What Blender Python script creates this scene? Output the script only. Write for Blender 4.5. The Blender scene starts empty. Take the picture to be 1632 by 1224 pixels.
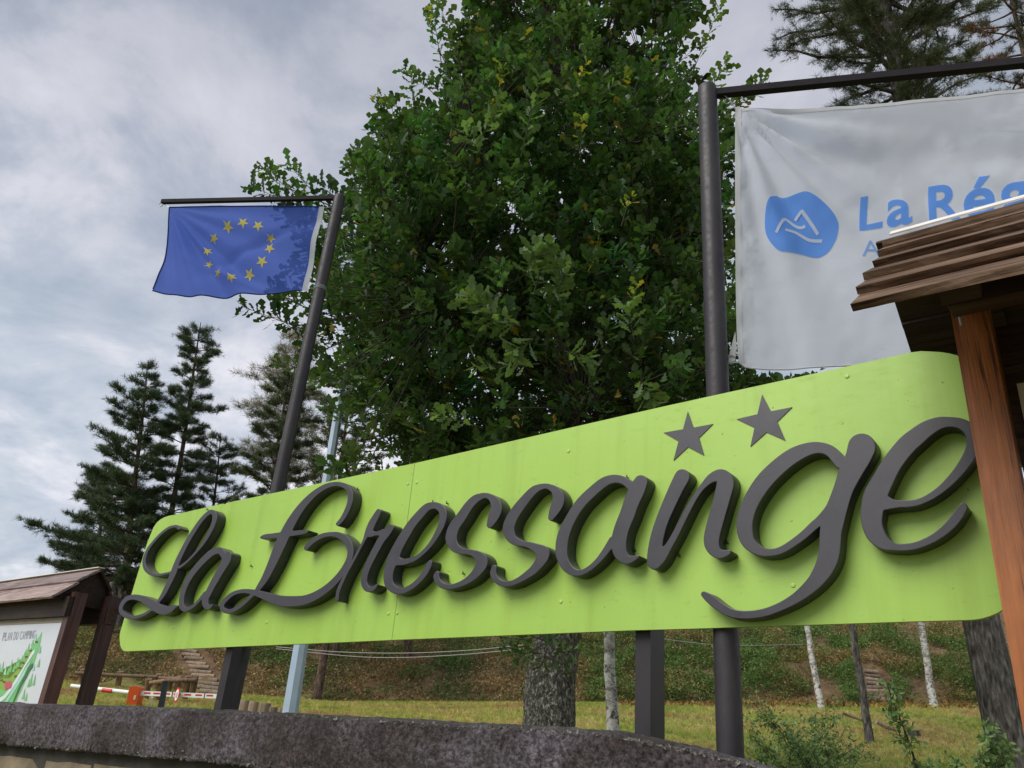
import bpy, bmesh, math, random
import numpy as np
from math import radians, sin, cos, pi, sqrt, atan2
from mathutils import Vector, Matrix, noise as mnoise
from mathutils.geometry import tessellate_polygon

SC = bpy.context.scene
COL = SC.collection
random.seed(7)
RNG = np.random.default_rng(11)

# ------------------------------------------------------------------ camera
FPX = 1240.0                       # focal length for a 1632 px wide picture
PITCH, ROLL = radians(23.7), radians(4.66)
Fv = np.array([0, cos(PITCH), sin(PITCH)])
U0 = np.array([0, -sin(PITCH), cos(PITCH)])
R0 = np.array([1.0, 0, 0])
Rv = cos(ROLL) * R0 + sin(ROLL) * U0
Uv = cos(ROLL) * U0 - sin(ROLL) * R0
cam_d = bpy.data.cameras.new('camera')
cam = bpy.data.objects.new('camera', cam_d)
COL.objects.link(cam)
cam_d.sensor_width = 36
cam_d.lens = FPX / 1632 * 36
cam_d.clip_start = 0.05
cam_d.clip_end = 3000
cam.matrix_world = Matrix(((Rv[0], Uv[0], -Fv[0], 0), (Rv[1], Uv[1], -Fv[1], 0), (Rv[2], Uv[2], -Fv[2], 0), (0, 0, 0, 1)))
SC.camera = cam

# ------------------------------------------------------------------ measuring helpers (turn a sighting into a place)
def ray(u, v): return Fv + Rv * (u - 816) / FPX - Uv * (v - 612) / FPX
def at(u, v, Z): return ray(u, v) * Z
def hor(u, v):
    d = ray(u, v); d[2] = 0
    return d / np.linalg.norm(d)
def onplane(u, v, P0, N):
    d = ray(u, v)
    return d * (np.dot(P0, N) / np.dot(d, N))
def proj(P):
    z = P @ Fv
    return 816 + FPX * (P @ Rv) / z, 612 - FPX * (P @ Uv) / z, z
ZUP = np.array([0, 0, 1.0])
NS = hor(1850, 1243)                       # points away behind the sign
HS = np.array([-NS[1], NS[0], 0])          # along the sign, away to the left
S0 = at(1100, 800, 3.4)
DS = float(S0 @ NS)
def sg(h, n, z): return HS * h + NS * (n + DS) + ZUP * z     # sign-aligned coordinates

# ------------------------------------------------------------------ world, sun, exposure
SUN = -NS * 0.78 + HS * 0.24 + ZUP * 0.80
SUN /= np.linalg.norm(SUN)
W = bpy.data.worlds.new('World')
SC.world = W
W.use_nodes = True
nt = W.node_tree
nt.nodes.clear()
def wn(t): return nt.nodes.new(t)
sky = wn('ShaderNodeTexSky')
sky.sky_type = 'NISHITA'
sky.sun_disc = False
sky.sun_elevation = math.asin(SUN[2])
sky.sun_rotation = atan2(SUN[0], SUN[1])
sky.air_density = 1.5
sky.dust_density = 2.0
tc = wn('ShaderNodeTexCoord')
sep = wn('ShaderNodeSeparateXYZ'); nt.links.new(tc.outputs['Generated'], sep.inputs[0])
def wm(op, a, b, c=None):
    m = wn('ShaderNodeMath'); m.operation = op
    for i, x in enumerate((a, b, c)):
        if x is None: continue
        if isinstance(x, (int, float)): m.inputs[i].default_value = x
        else: nt.links.new(x, m.inputs[i])
    return m.outputs[0]
zz = wm('MAXIMUM', sep.outputs[2], 0.0)
den = wm('ADD', zz, 0.34)
cx = wm('DIVIDE', sep.outputs[0], den); cy = wm('DIVIDE', sep.outputs[1], den)
comb = wn('ShaderNodeCombineXYZ'); nt.links.new(cx, comb.inputs[0]); nt.links.new(cy, comb.inputs[1]); comb.inputs[2].default_value = 3.7
def wnoise(scale, detail, rough, off, dist=0.0):
    mp = wn('ShaderNodeMapping'); nt.links.new(comb.outputs[0], mp.inputs[0]); mp.inputs['Location'].default_value = off
    n_ = wn('ShaderNodeTexNoise'); nt.links.new(mp.outputs[0], n_.inputs['Vector'])
    n_.inputs['Scale'].default_value = scale; n_.inputs['Detail'].default_value = detail
    n_.inputs['Roughness'].default_value = rough; n_.inputs['Distortion'].default_value = dist
    return n_.outputs['Fac']
def wramp(fac, stops):
    r = wn('ShaderNodeValToRGB'); nt.links.new(fac, r.inputs[0])
    el = r.color_ramp.elements
    while len(el) < len(stops): el.new(0.5)
    for e, (p, c) in zip(el, stops): e.position = p; e.color = (*c, 1)
    return r.outputs[0]
def wmix(fac, a, b, mode='MIX'):
    m = wn('ShaderNodeMix'); m.data_type = 'RGBA'; m.blend_type = mode
    if isinstance(fac, (int, float)): m.inputs['Factor'].default_value = fac
    else: nt.links.new(fac, m.inputs['Factor'])
    for s, x in ((6, a), (7, b)):
        if isinstance(x, tuple): m.inputs[s].default_value = (*x, 1)
        else: nt.links.new(x, m.inputs[s])
    return m.outputs[2]
big = wnoise(1.15, 8, 0.56, (3.4, 12.2, 0), 0.25)
sm = wnoise(4.0, 9, 0.6, (6.4, 14.2, 0), 0.3)
tint = wnoise(1.1, 4, 0.5, (9.0, 7.0, 2.0))
mixn = wm('ADD', wm('MULTIPLY', big, 0.58), wm('MULTIPLY', sm, 0.42))
cloud = wramp(mixn, [(0.38, (1.40, 1.64, 2.02)), (0.44, (1.75, 2.00, 2.38)), (0.49, (2.20, 2.38, 2.72)), (0.54, (2.95, 3.02, 3.28)), (0.64, (3.7, 3.7, 3.9))])
warm = wramp(tint, [(0.42, (1, 1, 1)), (0.62, (1.02, 0.995, 1.01))])
cloud = wmix(1.0, cloud, warm, 'MULTIPLY')
hz = wramp(zz, [(0.0, (1.32, 1.32, 1.3)), (0.32, (1.26, 1.25, 1.23)), (0.52, (0.98, 0.99, 1.0)), (0.72, (0.74, 0.76, 0.79)), (1.0, (0.74, 0.76, 0.79))])
cloud = wmix(1.0, cloud, hz, 'MULTIPLY')
skyc = wmix(0.95, sky.outputs[0], cloud)
bg = wn('ShaderNodeBackground'); bg.inputs['Strength'].default_value = 0.1
nt.links.new(skyc, bg.inputs['Color'])
wo = wn('ShaderNodeOutputWorld'); nt.links.new(bg.outputs[0], wo.inputs[0])

sun_d = bpy.data.lights.new('sun', 'SUN')
sun_d.energy = 1.5
sun_d.angle = radians(42)
sun_d.color = (1.0, 0.965, 0.91)
sun = bpy.data.objects.new('sun', sun_d)
COL.objects.link(sun)
sun.rotation_euler = Vector(SUN).to_track_quat('Z', 'Y').to_euler()
sun.location = Vector(SUN * 60)

SC.view_settings.view_transform = 'Standard'
SC.view_settings.look = 'None'
SC.view_settings.exposure = 1.15
SC.view_settings.gamma = 1
SC.view_settings.use_curve_mapping = False
SC.render.engine = 'CYCLES'
SC.cycles.max_bounces = 6
SC.cycles.transparent_max_bounces = 12

# ------------------------------------------------------------------ material helpers
class M:
    def __init__(s, name):
        s.m = bpy.data.materials.new(name); s.m.use_nodes = True
        s.t = s.m.node_tree; s.b = s.t.nodes['Principled BSDF']; s.out = s.t.nodes['Material Output']
        s.tc = s.n('ShaderNodeTexCoord')
    def n(s, t): return s.t.nodes.new(t)
    def l(s, a, b): s.t.links.new(a, b)
    def noise(s, scale, detail=4, rough=0.55, stretch=(1, 1, 1), rot=(0, 0, 0), dist=0, coord='Object'):
        mp = s.n('ShaderNodeMapping'); s.l(s.tc.outputs[coord], mp.inputs[0])
        if any(rot):
            mp.vector_type = 'TEXTURE'; mp.inputs['Scale'].default_value = tuple(1 / q for q in stretch); mp.inputs['Rotation'].default_value = tuple(-q for q in rot)
        else: mp.inputs['Scale'].default_value = stretch
        k = s.n('ShaderNodeTexNoise'); s.l(mp.outputs[0], k.inputs['Vector'])
        k.inputs['Scale'].default_value = scale; k.inputs['Detail'].default_value = detail
        k.inputs['Roughness'].default_value = rough; k.inputs['Distortion'].default_value = dist
        return k.outputs['Fac']
    def voro(s, scale, stretch=(1, 1, 1), feature='F1', out='Distance'):
        mp = s.n('ShaderNodeMapping'); s.l(s.tc.outputs['Object'], mp.inputs[0]); mp.inputs['Scale'].default_value = stretch
        k = s.n('ShaderNodeTexVoronoi'); k.feature = feature; s.l(mp.outputs[0], k.inputs['Vector']); k.inputs['Scale'].default_value = scale
        return k.outputs[out]
    def ramp(s, fac, stops):
        r = s.n('ShaderNodeValToRGB'); s.l(fac, r.inputs[0]); el = r.color_ramp.elements
        while len(el) < len(stops): el.new(0.5)
        for e, (p, c) in zip(el, stops):
            e.position = p; e.color = (*c, 1) if isinstance(c, tuple) else (c, c, c, 1)
        return r.outputs[0]
    def mix(s, fac, a, b, mode='MIX'):
        m = s.n('ShaderNodeMix'); m.data_type = 'RGBA'; m.blend_type = mode
        if isinstance(fac, (int, float)): m.inputs['Factor'].default_value = fac
        else: s.l(fac, m.inputs['Factor'])
        for i, x in ((6, a), (7, b)):
            if isinstance(x, tuple): m.inputs[i].default_value = (*x, 1)
            else: s.l(x, m.inputs[i])
        return m.outputs[2]
    def math(s, op, a, b=0.0):
        m = s.n('ShaderNodeMath'); m.operation = op
        for i, x in enumerate((a, b)):
            if isinstance(x, (int, float)): m.inputs[i].default_value = x
            else: s.l(x, m.inputs[i])
        return m.outputs[0]
    def col(s, c):
        if isinstance(c, tuple): s.b.inputs['Base Color'].default_value = (*c, 1)
        else: s.l(c, s.b.inputs['Base Color'])
        return s
    def rough(s, r):
        if isinstance(r, (int, float)): s.b.inputs['Roughness'].default_value = r
        else: s.l(r, s.b.inputs['Roughness'])
        return s
    def bump(s, h, strength=0.3, dist=0.01):
        k = s.n('ShaderNodeBump'); k.inputs['Strength'].default_value = strength; k.inputs['Distance'].default_value = dist
        s.l(h, k.inputs['Height']); s.l(k.outputs[0], s.b.inputs['Normal']); return s
    def spec(s, v): s.b.inputs['Specular IOR Level'].default_value = v; return s
    def attr(s, name='tint'):
        a = s.n('ShaderNodeAttribute'); a.attribute_name = name; return a.outputs['Color']

def mat_simple(name, c, rough=0.6, var=0.15, scale=8, bump=0.1, bd=0.003, spec=0.4, metal=0.0):
    m = M(name)
    k = m.noise(scale, 5, 0.6)
    a = tuple(x * (1 - var) for x in c); b = tuple(min(1, x * (1 + var)) for x in c)
    m.col(m.ramp(k, [(0.3, a), (0.7, b)])).rough(rough).spec(spec)
    m.b.inputs['Metallic'].default_value = metal
    if bump: m.bump(m.noise(scale * 6, 3, 0.6), bump, bd)
    return m.m

def mat_leaf(name, trans=0.35, rough=0.5, spec=0.35):
    m = M(name)
    c = m.attr()
    k = m.noise(3.0, 2)
    c2 = m.mix(1.0, c, m.ramp(k, [(0.3, 0.8), (0.7, 1.2)]), 'MULTIPLY')
    m.col(c2).rough(rough).spec(spec)
    tr = m.n('ShaderNodeBsdfTranslucent')
    tcol = m.mix(1.0, c2, (1.25, 1.5, 0.6), 'MULTIPLY'); m.l(tcol, tr.inputs[0])
    mx = m.n('ShaderNodeMixShader'); mx.inputs[0].default_value = trans
    m.l(m.b.outputs[0], mx.inputs[1]); m.l(tr.outputs[0], mx.inputs[2]); m.l(mx.outputs[0], m.out.inputs[0])
    return m.m

def mat_cloth(name, c, transp, transl=0.5, tint=None):
    m = M(name)
    k = m.noise(2.2, 4)
    cc = m.ramp(k, [(0.3, tuple(x * 0.94 for x in c)), (0.7, c)])
    if tint:   # blotches of grime on the cloth
        g = m.ramp(m.noise(5, 6, 0.65, (1, 1, 2.2)), [(0.56, (1.0, 1.0, 1.0)), (0.75, tint)])
        cc = m.mix(1.0, cc, g, 'MULTIPLY')
    m.col(cc).rough(0.7).spec(0.2)
    m.bump(m.noise(260, 1), 0.08, 0.001)
    tr = m.n('ShaderNodeBsdfTranslucent'); m.l(cc, tr.inputs[0])
    mx = m.n('ShaderNodeMixShader'); mx.inputs[0].default_value = transl
    m.l(m.b.outputs[0], mx.inputs[1]); m.l(tr.outputs[0], mx.inputs[2])
    tp = m.n('ShaderNodeBsdfTransparent'); tp.inputs[0].default_value = tuple(min(1, 0.25 + x * 1.3) for x in c) + (1,)
    m2 = m.n('ShaderNodeMixShader'); m2.inputs[0].default_value = transp
    m.l(mx.outputs[0], m2.inputs[1]); m.l(tp.outputs[0], m2.inputs[2]); m.l(m2.outputs[0], m.out.inputs[0])
    return m.m

# lime sign paint
def _():
    m = M('lime_paint')
    n1 = m.noise(1.2, 5, 0.55); n2 = m.noise(14, 5, 0.65, (1, 1, 3))
    c = m.ramp(n1, [(0.3, (0.31, 0.50, 0.066)), (0.7, (0.35, 0.55, 0.092))])
    dirt = m.ramp(n2, [(0.60, (1, 1, 1)), (0.78, (0.86, 0.84, 0.78))])
    chips = m.ramp(m.noise(55, 3, 0.5, (1, 1, 1)), [(0.725, (1, 1, 1)), (0.76, (0.35, 0.33, 0.2))])
    streak = m.ramp(m.noise(9, 5, 0.6, (1, 1, 0.07)), [(0.50, (1, 1, 1)), (0.72, (0.88, 0.87, 0.80))])
    cloud_ = m.ramp(m.noise(0.9, 3, 0.6), [(0.4, (1, 1, 1)), (0.7, (0.93, 0.95, 1.05))])
    c = m.mix(1.0, c, streak, 'MULTIPLY'); c = m.mix(1.0, c, cloud_, 'MULTIPLY')
    scr = m.ramp(m.noise(38, 5, 0.65, (0.35, 1, 3.0), (0, 0, -atan2(HS[1], HS[0]))), [(0.68, (1, 1, 1)), (0.72, (0.62, 0.66, 0.45))])
    c = m.mix(1.0, c, scr, 'MULTIPLY')
    c = m.mix(1.0, c, dirt, 'MULTIPLY'); c = m.mix(1.0, c, chips, 'MULTIPLY')
    m.col(c).rough(m.ramp(n2, [(0.3, 0.36), (0.7, 0.52)])).spec(0.45)
    m.bump(m.math('ADD', m.noise(5, 4), m.math('MULTIPLY', m.noise(90, 3), 0.25)), 0.12, 0.006)
    return m.m
M_LIME = _()
def _():
    m = M('letter_paint')
    n1 = m.noise(7, 5, 0.6)
    c = m.ramp(n1, [(0.3, (0.032, 0.031, 0.039)), (0.7, (0.045, 0.043, 0.053))])
    sc = m.ramp(m.noise(42, 4, 0.6, (1, 1, 0.35)), [(0.70, (1, 1, 1)), (0.75, (0.25, 0.22, 0.2))])
    mk_ = m.ramp(m.noise(2.6, 3, 0.5), [(0.58, 0.0), (0.64, 0.85)])
    cr = m.ramp(m.voro(9, (1, 1, 1), 'DISTANCE_TO_EDGE'), [(0.0, (0.3, 0.28, 0.28)), (0.010, (1, 1, 1))])
    c = m.mix(mk_, c, m.mix(1.0, c, cr, 'MULTIPLY'))
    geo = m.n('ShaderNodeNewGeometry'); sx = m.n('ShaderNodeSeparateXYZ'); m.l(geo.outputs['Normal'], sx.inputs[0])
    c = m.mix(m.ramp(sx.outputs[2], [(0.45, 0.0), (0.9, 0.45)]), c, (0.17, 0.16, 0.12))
    m.col(m.mix(1.0, c, sc, 'MULTIPLY')).rough(m.ramp(n1, [(0.3, 0.34), (0.7, 0.52)])).spec(0.45)
    m.bump(m.noise(60, 4, 0.6, (1, 1, 0.3)), 0.25, 0.002)
    return m.m
M_LET = _()
M_POST = mat_simple('post_paint', (0.022, 0.019, 0.022), 0.5, 0.2, 9, 0.15, 0.002, 0.4)
def _():
    m = M('pole_paint')
    n1 = m.noise(12, 5, 0.65, (1, 1, 0.35))
    c = m.ramp(n1, [(0.3, (0.018, 0.016, 0.018)), (0.55, (0.030, 0.027, 0.031)), (0.78, (0.05, 0.04, 0.038))])
    m.col(c).rough(m.ramp(m.noise(30, 4), [(0.3, 0.42), (0.7, 0.62)])).spec(0.4)
    m.bump(m.noise(70, 4, 0.6), 0.3, 0.002)
    return m.m
M_POLE = _()
M_ARM = mat_simple('dark_arm_paint', (0.022, 0.020, 0.023), 0.75, 0.15, 12, 0.1, 0.001, 0.1)
M_GALV = mat_simple('galvanised_steel', (0.42, 0.46, 0.50), 0.35, 0.1, 20, 0.05, 0.001, 0.5, 0.5)
M_BLUEGREY = mat_simple('pale_blue_paint', (0.36, 0.46, 0.58), 0.45, 0.08, 6, 0.05, 0.002)
def mat_wood(name, a, b, scale=18, rough=0.55, axis='h', spec=0.3, wear=None):
    m = M(name)
    ang = atan2(HS[1], HS[0])
    if axis == 'h': n1 = m.noise(scale, 6, 0.65, (0.06, 1, 1), (0, 0, -ang), 0.4)
    else: n1 = m.noise(scale, 6, 0.65, (1, 1, 0.06), (0, 0, 0), 0.4)
    c = m.ramp(n1, [(0.32, a), (0.68, b)])
    c = m.mix(1.0, c, m.ramp(m.noise(2.5, 4), [(0.3, 0.72), (0.7, 1.2)]), 'MULTIPLY')
    oi = m.n('ShaderNodeObjectInfo'); c = m.mix(1.0, c, m.ramp(oi.outputs['Random'], [(0.0, (0.66, 0.66, 0.66)), (1.0, (1.28, 1.22, 1.15))]), 'MULTIPLY')
    cr = m.ramp(m.noise(scale * 2.2, 4, 0.6, (0.035, 1, 1) if axis == 'h' else (1, 1, 0.035), (0, 0, -ang) if axis == 'h' else (0, 0, 0), 0.2), [(0.36, (0.3, 0.28, 0.26)), (0.43, (1, 1, 1))])
    c = m.mix(1.0, c, cr, 'MULTIPLY')
    if wear: c = m.mix(m.ramp(m.noise(4.0, 6, 0.7, (0.3, 1, 1), (0, 0, -ang)), [(0.45, 0.0), (0.62, 1.0)]), c, wear)
    m.col(c).rough(rough).spec(spec).bump(n1, 0.8, 0.008)
    return m.m
M_ROOFW = mat_wood('weathered_roof_board', (0.030, 0.017, 0.012), (0.27, 0.18, 0.125), 38, 0.7, 'h', 0.15)
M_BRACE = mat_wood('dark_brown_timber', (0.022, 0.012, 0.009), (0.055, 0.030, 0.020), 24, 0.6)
M_POSTW = mat_wood('orange_brown_timber', (0.17, 0.055, 0.018), (0.42, 0.15, 0.046), 22, 0.42, 'z', 0.4)
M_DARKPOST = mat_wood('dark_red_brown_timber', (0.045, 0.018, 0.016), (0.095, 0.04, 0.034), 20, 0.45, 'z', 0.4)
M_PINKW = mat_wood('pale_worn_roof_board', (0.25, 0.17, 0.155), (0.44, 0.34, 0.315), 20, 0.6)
M_FENCEW = mat_wood('round_fence_timber', (0.13, 0.08, 0.05), (0.25, 0.17, 0.11), 14, 0.75, 'z')
M_LOG = mat_wood('grey_log_timber', (0.16, 0.12, 0.09), (0.34, 0.27, 0.20), 16, 0.8, 'z')
M_WHITE = mat_simple('white_paint', (0.78, 0.78, 0.76), 0.45, 0.05, 6, 0.03)
M_CAPW = mat_simple('white_ridge_strip', (0.74, 0.71, 0.66), 0.4, 0.08, 12, 0.05)
M_ORANGE = mat_simple('orange_red_paint', (0.75, 0.115, 0.035), 0.4, 0.06, 5, 0.03)
M_RED = mat_simple('red_paint', (0.55, 0.03, 0.03), 0.45, 0.06, 5, 0)
M_NAVY = mat_simple('dark_blue_grey_paint', (0.03, 0.045, 0.07), 0.5, 0.1, 6, 0)
M_BLACK = mat_simple('black_print', (0.02, 0.02, 0.022), 0.5, 0.05, 6, 0)
M_CREAM = mat_simple('cream_notice_paper', (0.42, 0.38, 0.30), 0.6, 0.12, 4, 0.05)
M_MAPW = mat_simple('pale_map_panel', (0.56, 0.60, 0.64), 0.3, 0.03, 2, 0)
M_BEIGE = mat_simple('beige_board_edge', (0.32, 0.28, 0.21), 0.6, 0.1, 6, 0)
def flatcol(name, c, r=0.4): return mat_simple(name, c, r, 0.06, 4, 0)
M_WIRE = mat_simple('pale_cable', (0.35, 0.35, 0.33), 0.5, 0.05, 5, 0)

def _():
    m = M('rough_coping')
    n1 = m.noise(2.2, 6, 0.6); n2 = m.noise(52, 9, 0.8); n3 = m.noise(85, 5, 0.75)
    c = m.ramp(n1, [(0.32, (0.040, 0.030, 0.028)), (0.5, (0.085, 0.066, 0.068)), (0.64, (0.155, 0.135, 0.155))])
    c = m.mix(1.0, c, m.ramp(n2, [(0.40, 0.22), (0.5, 0.9), (0.60, 2.1)]), 'MULTIPLY')
    c = m.mix(m.ramp(n3, [(0.60, 0.0), (0.70, 0.7)]), c, (0.26, 0.235, 0.235))
    c = m.mix(m.ramp(m.noise(3.1, 5, 0.6, (1, 1, 0.5)), [(0.55, 0.0), (0.72, 0.5)]), c, (0.035, 0.036, 0.022))
    m.col(c).rough(m.ramp(n2, [(0.3, 0.38), (0.7, 0.75)])).spec(0.35)
    m.bump(m.math('ADD', n2, m.math('MULTIPLY', n3, 0.5)), 1.0, 0.025)
    return m.m
M_COPE = _()
def _():
    m = M('yellow_wall_stone')
    n1 = m.noise(5, 6, 0.65)
    c = m.ramp(n1, [(0.3, (0.09, 0.07, 0.042)), (0.7, (0.24, 0.19, 0.115))])
    m.col(c).rough(0.85).bump(m.noise(22, 6, 0.7), 0.7, 0.01); return m.m
M_STONE = _()
M_MORTAR = mat_simple('dark_mortar', (0.05, 0.045, 0.038), 0.9, 0.3, 12, 0.5, 0.01)
def _():
    m = M('grass_earth')
    n1 = m.noise(0.35, 5, 0.6); n2 = m.noise(6, 6, 0.7)
    c = m.ramp(n1, [(0.36, (0.20, 0.22, 0.055)), (0.5, (0.27, 0.25, 0.075)), (0.6, (0.32, 0.235, 0.10)), (0.7, (0.24, 0.14, 0.075))])
    c = m.mix(1.0, c, m.ramp(n2, [(0.3, 0.6), (0.7, 1.35)]), 'MULTIPLY')
    # leaf litter and bracken earth over the bank
    z = m.n('ShaderNodeSeparateXYZ'); m.l(m.tc.outputs['Object'], z.inputs[0])
    a = m.attr('bank')
    lit = m.ramp(m.noise(2.2, 6, 0.7), [(0.3, (0.06, 0.04, 0.025)), (0.5, (0.14, 0.09, 0.052)), (0.7, (0.21, 0.15, 0.08))])
    c = m.mix(a, c, lit)
    m.col(c).rough(0.9).spec(0.1).bump(n2, 0.8, 0.06); return m.m
M_GROUND = _()
M_ROAD = mat_simple('asphalt', (0.06, 0.06, 0.062), 0.85, 0.2, 3, 0.5, 0.004)
def mat_bark(name, a, b, c3, scale=18, st=(1, 1, 0.3), bs=0.9, bd=0.03):
    m = M(name)
    n1 = m.noise(scale, 7, 0.7, st, dist=0.6)
    v = m.voro(scale * 1.3, st, 'F1')
    c = m.ramp(n1, [(0.36, a), (0.52, b), (0.68, c3)])
    c = m.mix(1.0, c, m.ramp(v, [(0.1, 0.5), (0.5, 1.2)]), 'MULTIPLY')
    m.col(c).rough(0.9).spec(0.15).bump(m.math('ADD', n1, m.math('MULTIPLY', v, 0.6)), bs, bd); return m.m
M_OAKB = mat_bark('oak_bark', (0.028, 0.024, 0.018), (0.10, 0.095, 0.078), (0.40, 0.42, 0.36), 34, (1, 1, 0.62), 1.0, 0.03)
M_PINEB = mat_bark('pine_bark', (0.03, 0.02, 0.016), (0.085, 0.058, 0.045), (0.16, 0.115, 0.09), 10)
M_DARKB = mat_bark('dark_trunk_bark', (0.035, 0.031, 0.028), (0.09, 0.083, 0.075), (0.20, 0.19, 0.17), 16)
def _():
    m = M('birch_bark')
    n1 = m.noise(6, 7, 0.75, (1, 1, 1.7), dist=0.8); n2 = m.noise(2.2, 5, 0.7, (1, 1, 1))
    c = m.ramp(n1, [(0.42, (0.05, 0.045, 0.04)), (0.50, (0.46, 0.45, 0.42)), (0.7, (0.62, 0.61, 0.58))])
    c = m.mix(m.ramp(n2, [(0.50, 0.0), (0.64, 0.85)]), c, (0.12, 0.11, 0.09))
    m.col(c).rough(0.7).bump(n1, 0.4, 0.01); return m.m
M_BIRCH = _()
M_OAKL = mat_leaf('oak_leaf', 0.36, 0.42, 0.4)
M_NEEDLE = mat_leaf('pine_needles', 0.15, 0.6, 0.2)
M_BUSH = mat_leaf('undergrowth_leaf', 0.3, 0.6, 0.2)
M_GRASS = mat_leaf('grass_blade', 0.35, 0.6, 0.2)
M_TWIG = mat_simple('twig_bark', (0.05, 0.042, 0.03), 0.8, 0.2, 10, 0)
M_EUBLUE = mat_cloth('blue_flag_cloth', (0.075, 0.155, 0.66), 0.24, 0.62)
M_EUHEM = mat_cloth('blue_flag_hem', (0.03, 0.055, 0.22), 0.03, 0.4)
M_EUSTAR = mat_cloth('yellow_star_cloth', (0.90, 0.76, 0.16), 0.03, 0.6)
M_HOIST = mat_cloth('white_hoist_band', (0.62, 0.66, 0.72), 0.05, 0.5)
M_WFLAG = mat_cloth('white_flag_cloth', (0.77, 0.82, 0.95), 0.09, 0.6, (0.95, 0.955, 0.965))
M_WPRINT = mat_cloth('blue_flag_print', (0.17, 0.39, 0.90), 0.10, 0.55)
M_WPRINT2 = mat_cloth('light_blue_flag_print', (0.26, 0.43, 0.78), 0.05, 0.5)

# ------------------------------------------------------------------ object helpers
def link(o): COL.objects.link(o); return o
def tag(o, label=None, cat=None, group=None, kind=None):
    if label: o['label'] = label
    if cat: o['category'] = cat
    if group: o['group'] = group
    if kind: o['kind'] = kind
    return o
def thing(name, label, cat, loc=(0, 0, 0), group=None):
    o = link(bpy.data.objects.new(name, None))
    o.location = Vector([float(x) for x in loc]); o.empty_display_size = 0.2
    return tag(o, label, cat, group)
def wloc(o):
    l = np.array(o.location)
    while o.parent: o = o.parent; l = l + np.array(o.location)
    return l
def mk(name, V, Fc, mat, parent=None, smooth=False, tintv=None, sharp=None, origin=None, kind=None, label=None):
    """V in world coordinates -> one mesh object under parent"""
    V = np.asarray(V, dtype=float).reshape(-1, 3)
    base = wloc(parent) if parent is not None else np.zeros(3)
    org = np.zeros(3) if origin is None else np.asarray(origin) - base
    me = bpy.data.meshes.new(name)
    me.from_pydata((V - base - org).tolist(), [], [tuple(int(i) for i in f) for f in Fc])
    me.update()
    fin(me, mat, smooth, tintv, sharp)
    o = link(bpy.data.objects.new(name, me))
    o.location = Vector(org)
    if parent is not None: o.parent = parent
    if kind: o['kind'] = kind
    if label: o['label'] = label
    return o
def fin(me, mat, smooth, tintv, sharp):
    if mat: me.materials.append(mat)
    if smooth:
        me.polygons.foreach_set('use_smooth', np.ones(len(me.polygons), dtype=bool))
        if sharp: me.set_sharp_from_angle(angle=radians(sharp))
    if tintv is not None:
        a = me.attributes.new('tint', 'FLOAT_COLOR', 'POINT')
        c = np.ones((len(me.vertices), 4), dtype=np.float32); c[:, :3] = tintv
        a.data.foreach_set('color', c.ravel())
def mk_fast(name, V, Q, nside, mat, parent=None, smooth=False, tintv=None, kind=None):
    """big meshes: Q is (n, nside) int array"""
    base = wloc(parent) if parent is not None else np.zeros(3)
    V = (np.asarray(V) - base).astype(np.float32); Q = np.asarray(Q, dtype=np.int32)
    me = bpy.data.meshes.new(name)
    me.vertices.add(len(V)); me.vertices.foreach_set('co', V.ravel())
    me.loops.add(Q.size); me.loops.foreach_set('vertex_index', Q.ravel())
    me.polygons.add(len(Q)); me.polygons.foreach_set('loop_start', np.arange(len(Q), dtype=np.int32) * nside)
    me.update(calc_edges=True); me.validate()
    fin(me, mat, smooth, tintv, None)
    o = link(bpy.data.objects.new(name, me))
    if parent is not None: o.parent = parent
    if kind: o['kind'] = kind
    return o

class MB:
    def __init__(s): s.V = []; s.F = []
    def add(s, V, F):
        k = len(s.V); s.V += [tuple(map(float, v)) for v in V]; s.F += [tuple(i + k for i in f) for f in F]; return s
    def build(s, name, mat, parent=None, **kw): return mk(name, np.array(s.V), s.F, mat, parent, **kw)
def box_vf(o, a, b, c):
    """box from corner o with edge vectors a,b,c"""
    o, a, b, c = map(np.asarray, (o, a, b, c))
    V = [o, o + a, o + a + b, o + b, o + c, o + a + c, o + a + b + c, o + b + c]
    F = [(0, 3, 2, 1), (4, 5, 6, 7), (0, 1, 5, 4), (1, 2, 6, 5), (2, 3, 7, 6), (3, 0, 4, 7)]
    if np.dot(np.cross(a, b), c) < 0: F = [f[::-1] for f in F]
    return V, F
def bev_box(name, o, a, b, c, mat, parent, bev=0.004, seg=2, rough=0.0, cuts=0):
    V, F = box_vf(o, a, b, c)
    bm = bmesh.new()
    vs = [bm.verts.new(v) for v in V]
    for f in F: bm.faces.new([vs[i] for i in f])
    if cuts:
        L = [np.linalg.norm(x) for x in (a, b, c)]; ax = np.asarray((a, b, c)[int(np.argmax(L))], dtype=float)
        for i in range(1, cuts):
            p = np.asarray(o) + ax * i / cuts
            bmesh.ops.bisect_plane(bm, geom=bm.verts[:] + bm.edges[:] + bm.faces[:], plane_co=Vector(p), plane_no=Vector(ax).normalized())
    if rough:
        for v in bm.verts:
            q = mnoise.noise_vector(Vector(v.co) * 7) * rough
            v.co += q
    if bev: bmesh.ops.bevel(bm, geom=[e for e in bm.edges if e.calc_face_angle(0) > 0.6], offset=bev, segments=seg, affect='EDGES', profile=0.5)
    V = [tuple(v.co) for v in bm.verts]; bm.verts.index_update(); F = [[v.index for v in f.verts] for f in bm.faces]
    bm.free()
    return mk(name, V, F, mat, parent)
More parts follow.
